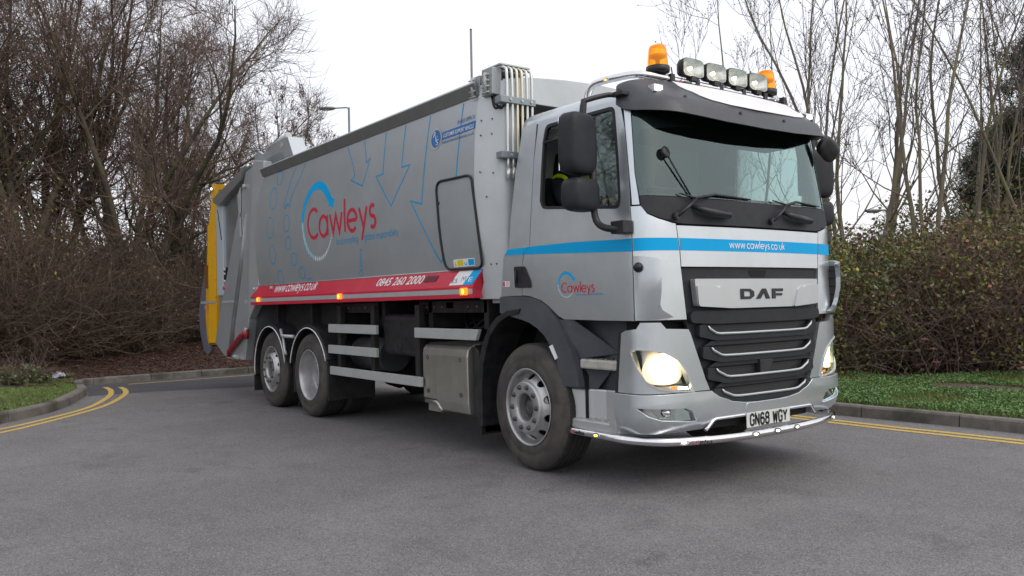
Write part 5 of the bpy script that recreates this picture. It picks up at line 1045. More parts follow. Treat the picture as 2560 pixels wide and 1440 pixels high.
V3 = P3.reshape(-1, 3); c = V3[F].mean(1); tag(np_mesh('verge_edge', V3, F, [soil, turf], np.where(grassy(c[:, 0], c[:, 1], np.full(len(c), .3)), 1, 0), True), kind='structure')
# yellow no-parking lines
ym = bpy.data.materials.new('road_yellow'); ym.use_nodes = True; n = ym.node_tree; p = n.nodes['Principled BSDF']; p.inputs['Roughness'].default_value = .75
tc = n.nodes.new('ShaderNodeTexCoord'); t = n.nodes.new('ShaderNodeTexNoise'); t.inputs['Scale'].default_value = 45; t.inputs['Detail'].default_value = 5; t.inputs['Roughness'].default_value = .7; n.links.new(tc.outputs['Object'], t.inputs[0])
r = n.nodes.new('ShaderNodeMapRange'); r.inputs[1].default_value = .46; r.inputs[2].default_value = .62; n.links.new(t.outputs['Fac'], r.inputs[0]); x = n.nodes.new('ShaderNodeMix'); x.data_type = 'RGBA'; x.inputs['A'].default_value = (.60, .42, .085, 1); x.inputs['B'].default_value = (.30, .22, .09, 1); n.links.new(r.outputs[0], x.inputs['Factor']); n.links.new(x.outputs['Result'], p.inputs['Base Color'])
def ribbon(P, w, z=.0035):
    P = resample(P, .2); A = offs(P, w / 2); C_ = offs(P, -w / 2); m = MB(); m.add([(q.x, q.y, z) for pr in zip(A, C_) for q in pr], [(2 * i, 2 * i + 1, 2 * i + 3, 2 * i + 2) for i in range(len(P) - 1)])
    return tag(m.build('yellow_line', [ym], fix=False), kind='structure')
ribbon([(-4.6, -6.4), (-5.1, -5.2), (-5.675, -4.412), (-6.318, -3.87), (-7.282, -3.19), (-8.016, -2.82), (-9.072, -2.443), (-9.891, -2.27), (-10.55, -2.22)], .085)
ribbon([(-4.95, -6.5), (-5.45, -5.2), (-6.009, -4.386), (-6.653, -3.83), (-7.55, -3.225), (-8.674, -2.787), (-9.513, -2.557), (-10.257, -2.445), (-10.75, -2.434)], .085)
ribbon([(-11.02, -2.0), (-11.09, -.956), (-11.18, .263), (-11.0, 1.3), (-10.5, 2.2), (-9.6, 2.75), (-8, 2.95)], .085)
ribbon([(-8, 2.95), (-.094, 2.935), (1.977, 3.0), (8, 3.15), (30, 3.9)], .095); ribbon([(-8, 2.78), (-.043, 2.77), (2.041, 2.84), (8, 3.0), (30, 3.75)], .095)
# ================================================================ TREES, SHRUBS, HEDGE
NP = np.random.default_rng
def unit(v): return v / np.maximum(np.linalg.norm(v, axis=-1, keepdims=True), 1e-9)
def grow(rng, base, d, length, r0, nseg, wob, upb, taper):
    N = len(base); pts = [base]; d = unit(d)
    for s in range(nseg):
        d = unit(d + wob * rng.normal(size=(N, 3)) + np.array([0, 0, 1.0]) * upb); pts.append(pts[-1] + d * (length / nseg)[:, None])
    P = np.stack(pts, 1); t = np.linspace(0, 1, nseg + 1); R = r0[:, None] * (1 - t * (1 - taper))
    return P, R
def spawn(rng, P, R, per, t0, t1, ang, angs=.25):
    N, n1, _ = P.shape; idx = np.repeat(np.arange(N), per); t = rng.uniform(t0, t1, len(idx)) * (n1 - 1); i = np.minimum(t.astype(int), n1 - 2); f = (t - i)[:, None]
    b = P[idx, i] * (1 - f) + P[idx, i + 1] * f; r = R[idx, i] * (1 - f[:, 0]) + R[idx, i + 1] * f[:, 0]; d = unit(P[idx, i + 1] - P[idx, i])
    q = unit(np.cross(d, rng.normal(size=(len(idx), 3)))); a = rng.normal(ang, angs, len(idx))[:, None]
    return b, d * np.cos(a) + q * np.sin(a), r, t / (n1 - 1)
def tubes(P, R, k=3):
    """k-sided tubes along many polylines at once -> verts, quads"""
    N, n1, _ = P.shape; d = unit(np.gradient(P, axis=1)); ref = np.where(np.abs(d[..., 2:3]) > .9, np.array([1., 0, 0]), np.array([0, 0, 1.])); a = unit(np.cross(d, ref)); b = np.cross(d, a)
    th = np.arange(k) * 2 * PI / k; ring_ = a[:, :, None] * np.cos(th)[None, None, :, None] + b[:, :, None] * np.sin(th)[None, None, :, None]
    V = P[:, :, None] + ring_ * R[:, :, None, None]; V = V.reshape(-1, 3); base = np.arange(N * n1).reshape(N, n1)[:, :-1].reshape(-1, 1) * k; j = np.arange(k)
    F = np.stack([base + j, base + (j + 1) % k, base + k + (j + 1) % k, base + k + j], -1).reshape(-1, 4); return V, F
def merge(parts):
    V = []; F = []; M = []; k = 0
    for v, f, *mm in parts: V.append(v); F.append(f + k); M.append(np.full(len(f), mm[0] if mm else 0)); k += len(v)
    return np.concatenate(V), np.concatenate(F), np.concatenate(M)
def leaves(rng, C_, size, nm, droop=0.0, aspect=.62):
    """a folded leaf-shaped quad at every centre"""
    N = len(C_); a = unit(rng.normal(size=(N, 3)) + np.array([0, 0, -droop])); b = unit(np.cross(a, rng.normal(size=(N, 3)))); s = (size * rng.uniform(.6, 1.35, N))[:, None]
    nrm_ = np.cross(a, b) * s * .18
    V = np.stack([C_ - a * s, C_ + b * s * aspect + nrm_, C_ + a * s, C_ - b * s * aspect + nrm_], 1).reshape(-1, 3)
    return V, np.arange(4 * N).reshape(N, 4), nm(C_) if callable(nm) else np.zeros(N)
bark_l = mat('mossy_bark_dark', (.095, .080, .058), .9, c2=(.105, .108, .045), scale=5, bump=.5, bscale=40, c3=(.065, .052, .045), scale3=2.5)
twig_l = mat('reddish_twig', (.185, .115, .098), .85, c2=(.135, .105, .072), scale=2.0, spread=(.4, .6))
bark_r = mat('lichen_bark', (.19, .165, .135), .9, c2=(.20, .19, .085), scale=2.2, spread=(.42, .60), bump=.4, bscale=50, c3=(.15, .125, .10), scale3=1.2)
twig_r = mat('grey_brown_twig', (.145, .112, .098), .85, c2=(.105, .080, .070), scale=3)
leafm = {k: mat(k, c, .6, c2=c2, scale=18, spread=(.3, .7)) for k, c, c2 in (('leaf_green', (.115, .155, .050), (.080, .115, .042)), ('leaf_olive', (.23, .22, .050), (.17, .17, .042)), ('leaf_yellow', (.42, .34, .045), (.32, .27, .04)), ('leaf_brown', (.26, .14, .075), (.18, .105, .06)), ('leaf_red', (.28, .095, .045), (.20, .085, .05)), ('leaf_pale', (.28, .33, .18), (.21, .27, .14)), ('leaf_dark', (.045, .070, .034), (.060, .090, .038)), ('leaf_purple', (.120, .068, .062), (.095, .058, .050)))}
def ground_z(x, y):
    D = side_dist(np.array([[x]], float), np.array([[y]], float)); return float(np.where(D > 0, verge_h(np.array([[x]], float), np.array([[y]], float), D), 0)[0, 0])

def bare_tree(name, label, x, y, h, seed, stems, lean=(0, 0), spread=.38, r0=.13, limbs=12, br=8, tw=7, mats=(bark_l, twig_l), twr=.0055, group='bare trees', cat='tree', wob=.17, buds=0, keys=0, low=.18, twl=.55, upb=.10, limb_len=.42, brs=.5, yl=0, ):
    rng = NP(seed); z0 = ground_z(x, y) - .05; root = tag(empty(name, (x, y, z0)), label, cat, group)
    a = rng.uniform(0, 2 * PI, stems) ; sp = rng.uniform(.25, 1.0, stems) * spread; sp[0] *= .3
    base = np.stack([np.cos(a) * r0 * .9, np.sin(a) * r0 * .9, np.zeros(stems)], 1) * (1 if stems > 1 else 0); d = np.stack([np.cos(a) * sp + lean[0], np.sin(a) * sp + lean[1], np.ones(stems)], 1)
    P0, R0 = grow(rng, base, d, h * rng.uniform(.80, 1.0, stems), r0 * rng.uniform(.7, 1.1, stems), 14, wob * .55, .03, .10)
    R0[:, 0] *= 1.35
    b, d, r, t = spawn(rng, P0, R0, limbs, low, .97, .62); P1, R1 = grow(rng, b, d, h * limb_len * (1.1 - .75 * t) * rng.uniform(.6, 1.1, len(b)), np.minimum(r * (.50 if not buds else .42), .046 if not buds else .026), 8, wob, upb, .14)
    b, d, r, t = spawn(rng, P1, R1, br, .15, 1, .75 if not buds else .6); P2, R2 = grow(rng, b, d, h * .16 * (1.15 - .6 * t) * rng.uniform(.5, 1.2, len(b)), np.maximum(r * .55, twr * 1.3), 5, wob * 1.3, upb, .35)
    b, d, r, t = spawn(rng, P2, R2, tw, .1, 1, .8 if not buds else .6); P3, R3 = grow(rng, b, d, twl * rng.uniform(.4, 1.3, len(b)), np.full(len(b), twr), 3, wob * 1.6, upb * .8, .45)
    V, F, _ = merge([tubes(P0, R0, 10), tubes(P1, R1, 6)]); np_mesh('trunk', V, F, mats[0], None, True, root)
    V, F, _ = merge([tubes(P2, R2, 4), tubes(P3, R3, 3)]); np_mesh('crown', V, F, mats[1], None, True, root)
    if buds:
        k = rng.integers(0, len(P3), buds); C_ = P3[k, rng.integers(1, 4, buds)] + rng.normal(size=(buds, 3)) * .01
        V, F, _ = leaves(rng, C_, .015, None, aspect=.6); np_mesh('buds', V, F, mats[1], None, False, root)
    if keys:
        k = rng.integers(0, len(P2), keys); C0 = P2[k, -1]; C_ = np.repeat(C0, 26, 0) + rng.normal(size=(keys * 26, 3)) * np.array([.045, .045, .10]) - np.array([0, 0, .12])
        V, F, _ = leaves(rng, C_, .050, None, 3.0, .30); np_mesh('seed_clusters', V, F, leafm['leaf_purple'], None, False, root)
    if yl:
        k = rng.integers(0, len(P2), yl // 6); C_ = np.repeat(P2[k, -1], 6, 0) + rng.normal(size=(len(k) * 6, 3)) * .12; C_ = C_[C_[:, 2] < 3.6]
        V, F, _ = leaves(rng, C_, .028, None); np_mesh('last_leaves', V, F, leafm['leaf_yellow'], None, False, root)
    return root
L = 'trees left of the truck'
bare_tree('bare_tree', 'dense many-stemmed bare tree with a forked mossy trunk at the middle of the left copse', -17.6, -.75, 10.8, 1, 6, r0=.135, limbs=16, br=11, tw=9, group=L, yl=500, spread=.42, limb_len=.40)
bare_tree('bare_tree', 'tall bare tree at the far left edge of the copse', -17.6, -3.3, 11.5, 2, 5, r0=.15, limbs=14, br=10, tw=8, group=L, yl=400, spread=.35)
bare_tree('bare_tree', 'bare tree with reddish twigs standing between the leftmost tree and the forked one', -19.8, -2.2, 11.5, 3, 5, r0=.14, limbs=14, br=10, tw=8, group=L, yl=200, spread=.38)
bare_tree('bare_tree', 'bare tree with arching limbs right of the forked trunk, behind the yellow bin lift', -19.2, 1.1, 8.9, 4, 5, r0=.105, limbs=15, br=11, tw=9, group=L, yl=300, spread=.24, low=.12, limb_len=.30)
bare_tree('bare_tree', 'lower bare tree whose crown slopes down behind the tailgate', -20.4, 3.3, 7.6, 5, 5, r0=.10, limbs=13, br=10, tw=8, group=L, yl=200, spread=.36, low=.1, limb_len=.34)
bare_tree('bare_tree', 'bare tree hung with brown seed clusters above the tailgate bracket', -20.9, 4.2, 8.9, 6, 4, (.0, .03), r0=.08, limbs=12, br=6, tw=6, group=L, keys=130, spread=.26, twr=.0065, limb_len=.27)
bare_tree('bare_tree', 'thin bare tree filling the back of the copse behind the forked one', -23.5, -1.8, 12.0, 8, 5, r0=.12, limbs=12, br=9, tw=7, group=L, spread=.45, twr=.008)
bare_tree('bare_tree', 'low scrubby bare tree far behind the street lamp', -30.5, 10.0, 6.0, 7, 5, r0=.08, limbs=10, br=7, tw=6, group=L, spread=.55, twr=.010, low=.1)
bare_tree('bare_tree', 'small distant bare tree showing over the truck body beside the street lamp', -36.5, 15.2, 6.2, 9, 5, r0=.08, limbs=9, br=7, tw=6, group=L, spread=.5, twr=.012, low=.1)
# the copse runs on past the left edge of the view; it is mirrored in the truck's paint and glass
wood = tag(empty('woodland'), 'edge of the copse running on past the left side of the photo', None, None, 'stuff')
src_ = [o for o in bpy.data.objects if o.name.startswith('bare_tree')][:4]
for i, (x, y, rz) in enumerate(((-18.5, -6.5, 1.0), (-17.0, -9.5, 2.2), (-15.5, -12.5, 3.9), (-14.5, -16.0, .4), (-21.5, -9.0, 5.0), (-20.5, -13.5, 2.9), (-12.5, -20.0, 1.7), (-24.0, -6.0, 4.4))):
    s_ = src_[i % 4]
    for ch in [o for o in bpy.data.objects if o.parent == s_ and not o.name.startswith('last')]:
        c = ch.copy(); col.objects.link(c); c.parent = wood; c.location = (x, y, .5); c.rotation_euler = (0, 0, rz); c.name = 'wood_trees'
Rg = 'row of bare trees behind the right hedge'
def rt_(label, x, y, h, s, st, lean, r0=.10, sp=.22, **k): bare_tree('bare_tree', label, x, y, h, s, st, lean, sp * 1.25, r0 * .52, k.pop('limbs', 8), k.pop('br', 5), k.pop('tw', 4), (bark_r, twig_r), .0045, Rg, wob=.11, buds=1300, low=.22, twl=.42, upb=.14, limb_len=.36, **k)
rt_('slim bare tree rising behind the amber beacon and roof lamps', -5.6, 8.9, 8.6, 21, 2, (0, 0), limbs=7)
rt_('mossy bare tree directly behind the far end of the roof light bar', -4.3, 8.4, 9.2, 22, 3, (.03, .05))
rt_('bare tree just right of the far door mirrors with two greenish stems', -3.0, 8.2, 9.2, 23, 3, (.05, .10), r0=.12)
rt_('thick lichened bare tree with a stem leaning right above the hedge gap', -3.2, 9.0, 9.6, 24, 3, (.10, .18), r0=.12, sp=.30)
rt_('bare tree with long limbs leaning left beside the small street lamp', -1.85, 8.9, 9.0, 25, 3, (-.10, -.13), r0=.10, sp=.28)
rt_('straight bare tree with a pale upright trunk in front of the pines', -2.0, 10.1, 9.5, 26, 2, (0, 0), r0=.10)
rt_('bare tree leaning right with fine grey twigs before the dark pine', -1.5, 9.9, 9.0, 27, 4, (.10, .15), r0=.09, sp=.30)
rt_('bare tree at the right edge of the photo with low arching branches', -.6, 11.6, 8.8, 28, 5, (-.05, -.08), r0=.09, sp=.45)
rt_('distant thin bare tree seen over the cab roof', -24, 21.5, 8.7, 29, 4, (0, 0), r0=.07, sp=.35)
rt_('faint bare tree seen over the headboard of the truck', -27, 20.5, 8.2, 30, 4, (0, 0), r0=.06, sp=.4)
rt_('bare tree hidden mostly by the cab with its top above the visor lamps', -7.6, 10.4, 8.0, 31, 2, (0, 0), r0=.07, limbs=7)

# ---- pines behind the right-hand row
def pine(label, x, y, h, seed, rad):
    rng = NP(seed); z0 = ground_z(x, y) - .05; root = tag(empty('pine_tree', (x, y, z0)), label, 'tree', 'pines behind the bare trees')
    P0, R0 = grow(rng, np.zeros((1, 3)), np.array([[.02, .02, 1.]]), np.array([h]), np.array([.20]), 14, .02, .0, .12)
    b, d, r, t = spawn(rng, P0, R0, 90, .10, .98, 1.25, .2); P1, R1 = grow(rng, b, d, rad * (1.12 - .85 * t ** 1.6) * rng.uniform(.6, 1.1, len(b)), np.minimum(r * .35, .05), 6, .12, .08, .2)
    b, d, r, t = spawn(rng, P1, R1, 12, .3, 1, .7); P2, R2 = grow(rng, b, d, np.full(len(b), .45) * rng.uniform(.5, 1.2, len(b)), r * .5 + .002, 3, .15, .15, .4)
    V, F, _ = merge([tubes(P0, R0, 10), tubes(P1, R1, 5), tubes(P2, R2, 3)]); np_mesh('trunk', V, F, bark_l, None, True, root)
    k = np.repeat(np.arange(len(P2)), 50); s = rng.integers(1, 4, len(k)); C_ = P2[k, s] + rng.normal(size=(len(k), 3)) * .085
    V, F, _ = leaves(rng, C_, .070, None, -.5, .16); np_mesh('crown', V, F, [mat('pine_needles', (.026, .042, .026), .7, c2=(.044, .062, .032), scale=1.5) if 'pine_needles' not in MATS else MATS['pine_needles']], None, False, root)
pine('tall dark pine behind the bare trees at the right edge', -3.6, 18.2, 7.9, 41, 2.3)
pine('lower dark pine left of the tall pine, behind the bare trees', -4.9, 18.4, 5.4, 42, 1.7)
pine('dark pine cut off by the right edge of the photo', -1.4, 20.0, 6.6, 43, 2.5)

# ---- hedge shrubs: a lumpy body of leaves and twigs, each shrub its own thing
def shrub(name, label, x, y, rx, ry, h, seed, mix, n_leaf, n_twig, twm, size=.034, group='shrubs of the roadside hedge', cat='shrub', rz=0, hollow=.5, fine=.0045, clump=1.6):
    rng = NP(seed); z0 = ground_z(x, y) - .04; root = tag(empty(name, (x, y, z0), None, rz), label, cat, group)
    ph = rng.uniform(0, 6.28, 8)
    def shape(dr):        # lumpy radius factor by direction
        az = np.arctan2(dr[:, 1], dr[:, 0]); el = dr[:, 2]
        return 1 + .10 * np.sin(3 * az + ph[0] + 2 * el) + .09 * np.sin(5 * az + ph[1] - 3 * el) + .06 * np.sin(9 * az + 6 * el + ph[2]) + .05 * np.sin(14 * az - 8 * el + ph[3])
    def place(n, lo, hi):
        dr = unit(rng.normal(size=(n, 3)) * np.array([1, 1, .9])); dr[:, 2] = np.abs(dr[:, 2]); s = shape(dr) * rng.uniform(lo ** 2, hi ** 2, n) ** .5
        q = np.stack([np.sign(dr[:, 0]) * np.abs(dr[:, 0]) ** .75 * rx, np.sign(dr[:, 1]) * np.abs(dr[:, 1]) ** .75 * ry, np.abs(dr[:, 2]) ** .62 * h], 1) * s[:, None]; return q
    nst = n_twig // 14; a = rng.uniform(0, 2 * PI, nst); rr = np.sqrt(rng.uniform(0, 1, nst)) * .8
    base = np.stack([np.cos(a) * rr * rx, np.sin(a) * rr * ry, np.zeros(nst)], 1); d = np.stack([np.cos(a) * .55, np.sin(a) * .55, np.ones(nst)], 1) + rng.normal(size=(nst, 3)) * .3
    P0, R0 = grow(rng, base, d, h * rng.uniform(.55, 1.0, nst), rng.uniform(.006, .014, nst), 8, .14 if hollow > .4 else .30, -.03 if hollow > .4 else .03, .3)
    b, d, r, t = spawn(rng, P0, R0, 5, .2, 1, .7); P1, R1 = grow(rng, b, d, rng.uniform(.3, .9, len(b)), r * .55, 5, .22, -.05, .4)
    C_ = place(n_twig, hollow, 1.02); P2, R2 = grow(rng, C_, unit(C_ * np.array([1, 1, .4])) * (.7 if hollow > .4 else .2) + rng.normal(size=C_.shape) * .9, rng.uniform(.12, .42, n_twig), np.full(n_twig, fine), 3, .3, -.06, .4)
    V, F, _ = merge([tubes(P0, R0, 5), tubes(P1, R1, 3), tubes(P2, R2, 3)]); V[:, 2] = np.maximum(V[:, 2], -.02); np_mesh('stems', V, F, twm, None, True, root)
    C_ = place(n_leaf, hollow, 1.05)
    names = list(mix); w = np.array([mix[k] for k in names], float); w /= w.sum(); cum = np.cumsum(w)
    f = .5 + .22 * (np.sin(C_[:, 0] * clump * 2.1 + ph[4]) * np.sin(C_[:, 2] * clump * 2.7 + ph[5]) + np.sin(C_[:, 1] * clump * 2.4 + ph[6]) * .6) + rng.normal(size=n_leaf) * .22
    mi_ = np.searchsorted(cum, np.clip(f, 0, .999)); V, F, _ = leaves(rng, C_, size, None, .4); np_mesh('foliage', V, F, [leafm[k] for k in names], np.minimum(mi_, len(names) - 1), False, root)
    return root
tw_h = mat('bramble_stem', (.20, .14, .115), .85, c2=(.12, .085, .072), scale=6); tw_d = mat('dark_tangle_stem', (.105, .070, .056), .9, c2=(.12, .092, .060), scale=3)
mixA = {'leaf_purple': .12, 'leaf_brown': .16, 'leaf_green': .28, 'leaf_olive': .34, 'leaf_yellow': .06, 'leaf_pale': .04}
mixB = {'leaf_purple': .10, 'leaf_brown': .24, 'leaf_dark': .10, 'leaf_olive': .40, 'leaf_pale': .09, 'leaf_red': .05}
mixC = {'leaf_dark': .10, 'leaf_green': .30, 'leaf_brown': .14, 'leaf_olive': .32, 'leaf_red': .05, 'leaf_pale': .11}
shrub('privet_shrub', 'yellow-green leafy shrub just right of the truck front at the grass edge', -2.6, 6.6, 1.5, 1.3, 2.05, 51, mixA, 36000, 5500, tw_h)
shrub('bramble_bush', 'tangled brown bramble bush behind the middle of the right verge', -.9, 8.1, 1.5, 1.4, 2.05, 52, mixB, 25000, 9000, tw_h, hollow=.6)
shrub('hedge_shrub', 'mixed green and russet shrub right of the bramble towards the photo edge', .5, 9.5, 1.7, 1.5, 2.35, 53, mixC, 32000, 6000, tw_h)
shrub('hedge_shrub', 'tall leafy shrub at the right edge of the photo above the verge', -.2, 11.6, 2.2, 1.8, 2.9, 54, mixC, 34000, 6000, tw_h, size=.04)
shrub('hedge_shrub', 'olive-leaved shrub behind the privet, next to the far mirrors', -4.3, 7.8, 1.8, 1.4, 2.35, 55, mixA, 22000, 5000, tw_h, size=.038)
shrub('hedge_shrub', 'ivy-green shrub in the second rank behind the bramble', -2.4, 10.3, 1.8, 1.5, 2.55, 56, mixC, 20000, 6000, tw_h, size=.04)
shrub('hedge_shrub', 'low shrub far behind the truck, seen under the chassis', -6.9, 7.2, 2.2, 1.6, 2.0, 57, mixB, 9000, 3500, tw_h, size=.05)
shrub('hedge_shrub', 'low dark shrub beyond the rear wheels, seen under the body', -10.6, 6.9, 2.4, 1.8, 1.9, 58, mixB, 9000, 3500, tw_h, size=.05)
shrub('hedge_shrub', 'russet shrub behind the tall leafy one at the right edge', 1.9, 13.2, 2.2, 1.8, 3.0, 59, mixC, 14000, 4000, tw_h, size=.045)
# pink roses
rose = tag(empty('rose_bush', (-.70, 6.42, ground_z(-.70, 6.42))), 'thin rose stems with three pink blooms in front of the bramble', 'rose bush')
rng = NP(61); P0, R0 = grow(rng, rng.normal(size=(9, 3)) * np.array([.2, .2, 0]), rng.normal(size=(9, 3)) * .35 + np.array([0, 0, 1.]), rng.uniform(.4, .8, 9), np.full(9, .005), 8, .12, -.02, .4); V, F = tubes(P0, R0, 5)
np_mesh('stems', V, F, tw_h, None, True, rose)
pink = mat('pink_petal', (.62, .26, .30), .6, c2=(.70, .38, .40), scale=30)
for dx, dy, z in ((.0, .0, .50), (.075, .10, .36), (.10, .135, .17)):
    m = MB()
    for ring_n, rad_, el, ln in ((5, .0, 1.15, .036), (6, .014, .75, .050), (7, .018, .25, .058)):
        for j in range(ring_n):
            a = 2 * PI * j / ring_n + el; o_ = Vector((math.cos(a), math.sin(a), 0)); t_ = Vector((-math.sin(a), math.cos(a), 0)); c = Vector((dx, dy, z)) + o_ * rad_; e = c + (o_ * math.cos(el) + Vector((0, 0, math.sin(el)))) * ln
            m.add([c, (c + e) / 2 + t_ * ln * .45, e, (c + e) / 2 - t_ * ln * .45], [(0, 1, 2, 3)])
    m.build('flower', [pink], rose, fix=False)

# ---- dark undergrowth at the foot of the left copse
shrub('thorn_thicket', 'dark tangled thorn thicket at the far left edge of the photo', -15.0, -4.2, 2.6, 2.2, 3.4, 71, {'leaf_purple': .5, 'leaf_brown': .3, 'leaf_dark': .15, 'leaf_yellow': .05}, 5000, 22000, tw_d, group='thickets under the left copse', cat='thicket', hollow=.15, fine=.006)
shrub('thorn_thicket', 'dark thicket with yellow leaves between the far left thicket and the forked tree', -16.2, -1.9, 2.2, 1.8, 2.6, 72, {'leaf_purple': .5, 'leaf_brown': .3, 'leaf_dark': .12, 'leaf_yellow': .08}, 4500, 20000, tw_d, group='thickets under the left copse', cat='thicket', hollow=.1, fine=.006)
shrub('thorn_thicket', 'dark brushwood right of the forked trunk behind the red leaf litter', -18.4, .9, 2.8, 2.4, 2.5, 73, {'leaf_purple': .5, 'leaf_brown': .3, 'leaf_dark': .10, 'leaf_yellow': .10}, 4000, 19000, tw_d, group='thickets under the left copse', cat='thicket', hollow=.1, fine=.006)
shrub('thorn_thicket', 'dark brushwood behind the yellow bin lift', -19.5, 4.0, 2.8, 2.4, 2.6, 74, {'leaf_purple': .5, 'leaf_brown': .3, 'leaf_dark': .12, 'leaf_yellow': .08}, 4000, 17000, tw_d, group='thickets under the left copse', cat='thicket', hollow=.1, fine=.006)
shrub('thorn_thicket', 'dense dark thicket deep inside the copse', -22.5, -1.0, 3.4, 4.5, 3.4, 75, {'leaf_purple': .5, 'leaf_brown': .35, 'leaf_dark': .15}, 9000, 20000, tw_d, group='thickets under the left copse', cat='thicket', hollow=.05, size=.06, fine=.010)
shrub('thorn_thicket', 'dark thicket behind the tailgate, deep in the copse', -23.5, 5.5, 3.0, 4.0, 2.6, 76, {'leaf_purple': .5, 'leaf_brown': .35, 'leaf_dark': .15}, 8000, 16000, tw_d, group='thickets under the left copse', cat='thicket', hollow=.05, size=.06, fine=.010)
for i, (x, y) in enumerate(((-16.0, -8.0), (-14.5, -11.5), (-13.0, -15.0), (-18.5, -11.0))):
    s_ = [o for o in bpy.data.objects if o.name.startswith('thorn_thicket')][i % 3]
    for ch in [o for o in bpy.data.objects if o.parent == s_]: c = ch.copy(); col.objects.link(c); c.parent = wood; c.location = (x, y, .4); c.rotation_euler = (0, 0, i * 1.3); c.name = 'wood_brush'
# small green bramble on the left verge
shrub('bramble_bush', 'small green bramble on the left verge by the kerb corner', -10.6, -3.75, .50, .42, .30, 77, {'leaf_green': .5, 'leaf_dark': .3, 'leaf_olive': .2}, 2200, 500, tw_h, size=.030, group='low brambles', hollow=.1)

# ---- grass, weeds, leaf litter (nobody could count these)
def scatter_area(rng, n, x0, x1, y0, y1, test):
    x = rng.uniform(x0, x1, n); y = rng.uniform(y0, y1, n); D = side_dist(x, y); k = (D > .16) & test(x, y, D); x, y, D = x[k], y[k], D[k]; return x, y, verge_h(x, y, D), D
def blades(rng, x, y, z, h, w):
    N = len(x); a = rng.uniform(0, 2 * PI, N); hh = h * rng.uniform(.5, 1.3, N); t = np.stack([np.cos(a), np.sin(a), np.zeros(N)], 1) * (w * rng.uniform(.7, 1.3, N))[:, None]; l = rng.normal(size=(N, 3)) * (hh * .45)[:, None]; l[:, 2] = 0
    B0 = np.stack([x, y, z - .01], 1); Mid = B0 + l * .35 + np.array([0, 0, 1]) * (hh * .6)[:, None]; T = B0 + l + np.array([0, 0, 1]) * hh[:, None]
    V = np.stack([B0 - t, B0 + t, Mid + t * .7, T, Mid - t * .7], 1).reshape(-1, 3); return V, np.arange(5 * N).reshape(N, 5)
gm = [mat('grass_blade', (.16, .25, .062), .7, c2=(.12, .20, .05), scale=4, c3=(.21, .22, .085), scale3=9), mat('clover_leaf', (.135, .240, .070), .65, c2=(.10, .19, .058), scale=3)]
gm[0].node_tree.nodes['Principled BSDF'].inputs['Specular IOR Level'].default_value = .3
rng = NP(81)
x, y, z, D = scatter_area(rng, 95000, -4, 4.5, 3.3, 9.6, lambda x, y, D: (D < 3.9 + .9 * np.sin(x * 1.7) + .35 * x) & (np.hypot((x - .40) / .62, (y - 5.55) / .42) > 1))
V, F = blades(rng, x, y, z, .060, .006); tag(np_mesh('grass', V, F, gm[0]), kind='stuff')
x = np.concatenate([x, x + .03]); y = np.concatenate([y, y + .025]); z = np.concatenate([z, z]); k = (np.sin(x * 2.1 + 1) * np.sin(y * 2.6) + .5 * (x < .2) > -.35); C_ = np.stack([x, y, z + rng.uniform(.02, .065, len(x))], 1)[k]; C_ = C_[rng.uniform(size=len(C_)) < .8]
V, F, _ = leaves(rng, C_, .0115, None, 0, .95); tag(np_mesh('clover', V, F, gm[1]), kind='stuff')
x, y, z, D = scatter_area(rng, 60000, -9.6, -3.0, -9, -2.9, lambda x, y, D: (D < 2.0 + .4 * np.sin(x * 1.3)) & (rng.uniform(size=len(x)) < np.clip(1.4 - D * .55, .15, 1)))
V, F = blades(rng, x, y, z, .050, .006); tag(np_mesh('grass', V, F, gm[0]), kind='stuff')
x, y, z, D = scatter_area(rng, 26000, -12.6, -9.0, -5, -2.7, lambda x, y, D: (D < .9) & (np.sin(x * 5) * np.sin(y * 4) > -.2))
V, F = blades(rng, x, y, z, .045, .006); tag(np_mesh('grass', V, F, gm[0]), kind='stuff')
lit = [mat('fallen_leaf_brown', (.085, .036, .024), .8, c2=(.055, .026, .018), scale=9), mat('fallen_leaf_red', (.095, .032, .026), .8, c2=(.07, .028, .024), scale=9), mat('fallen_leaf_tan', (.17, .11, .06), .8, c2=(.12, .08, .045), scale=9)]
x, y, z, D = scatter_area(rng, 150000, -20, -5, -9, 6, lambda x, y, D: (D < 7.5) & ((x < -10.2) | (D > 1.3) | (rng.uniform(size=len(x)) < .06)))
C_ = np.stack([x, y, z + rng.uniform(.0, .03, len(x))], 1); V, F, _ = leaves(rng, C_, .032, None, 0, .6); V = V.reshape(-1, 4, 3); V[:, :, 2] = C_[:, None, 2] + (V[:, :, 2] - C_[:, None, 2]) * .35; V = V.reshape(-1, 3)
tag(np_mesh('leaf_litter', V, F, lit, rng.choice(3, len(C_), p=[.58, .34, .08])), kind='stuff')
x, y, z, D = scatter_area(rng, 9000, -3, 4, 4.2, 10, lambda x, y, D: D > 1.2); C_ = np.stack([x, y, z + .02], 1); V, F, _ = leaves(rng, C_, .026, None, 0, .6); V = V.reshape(-1, 4, 3); V[:, :, 2] = C_[:, None, 2] + (V[:, :, 2] - C_[:, None, 2]) * .35
tag(np_mesh('fallen_leaves', V.reshape(-1, 3), F, lit, rng.choice(3, len(C_))), kind='stuff')
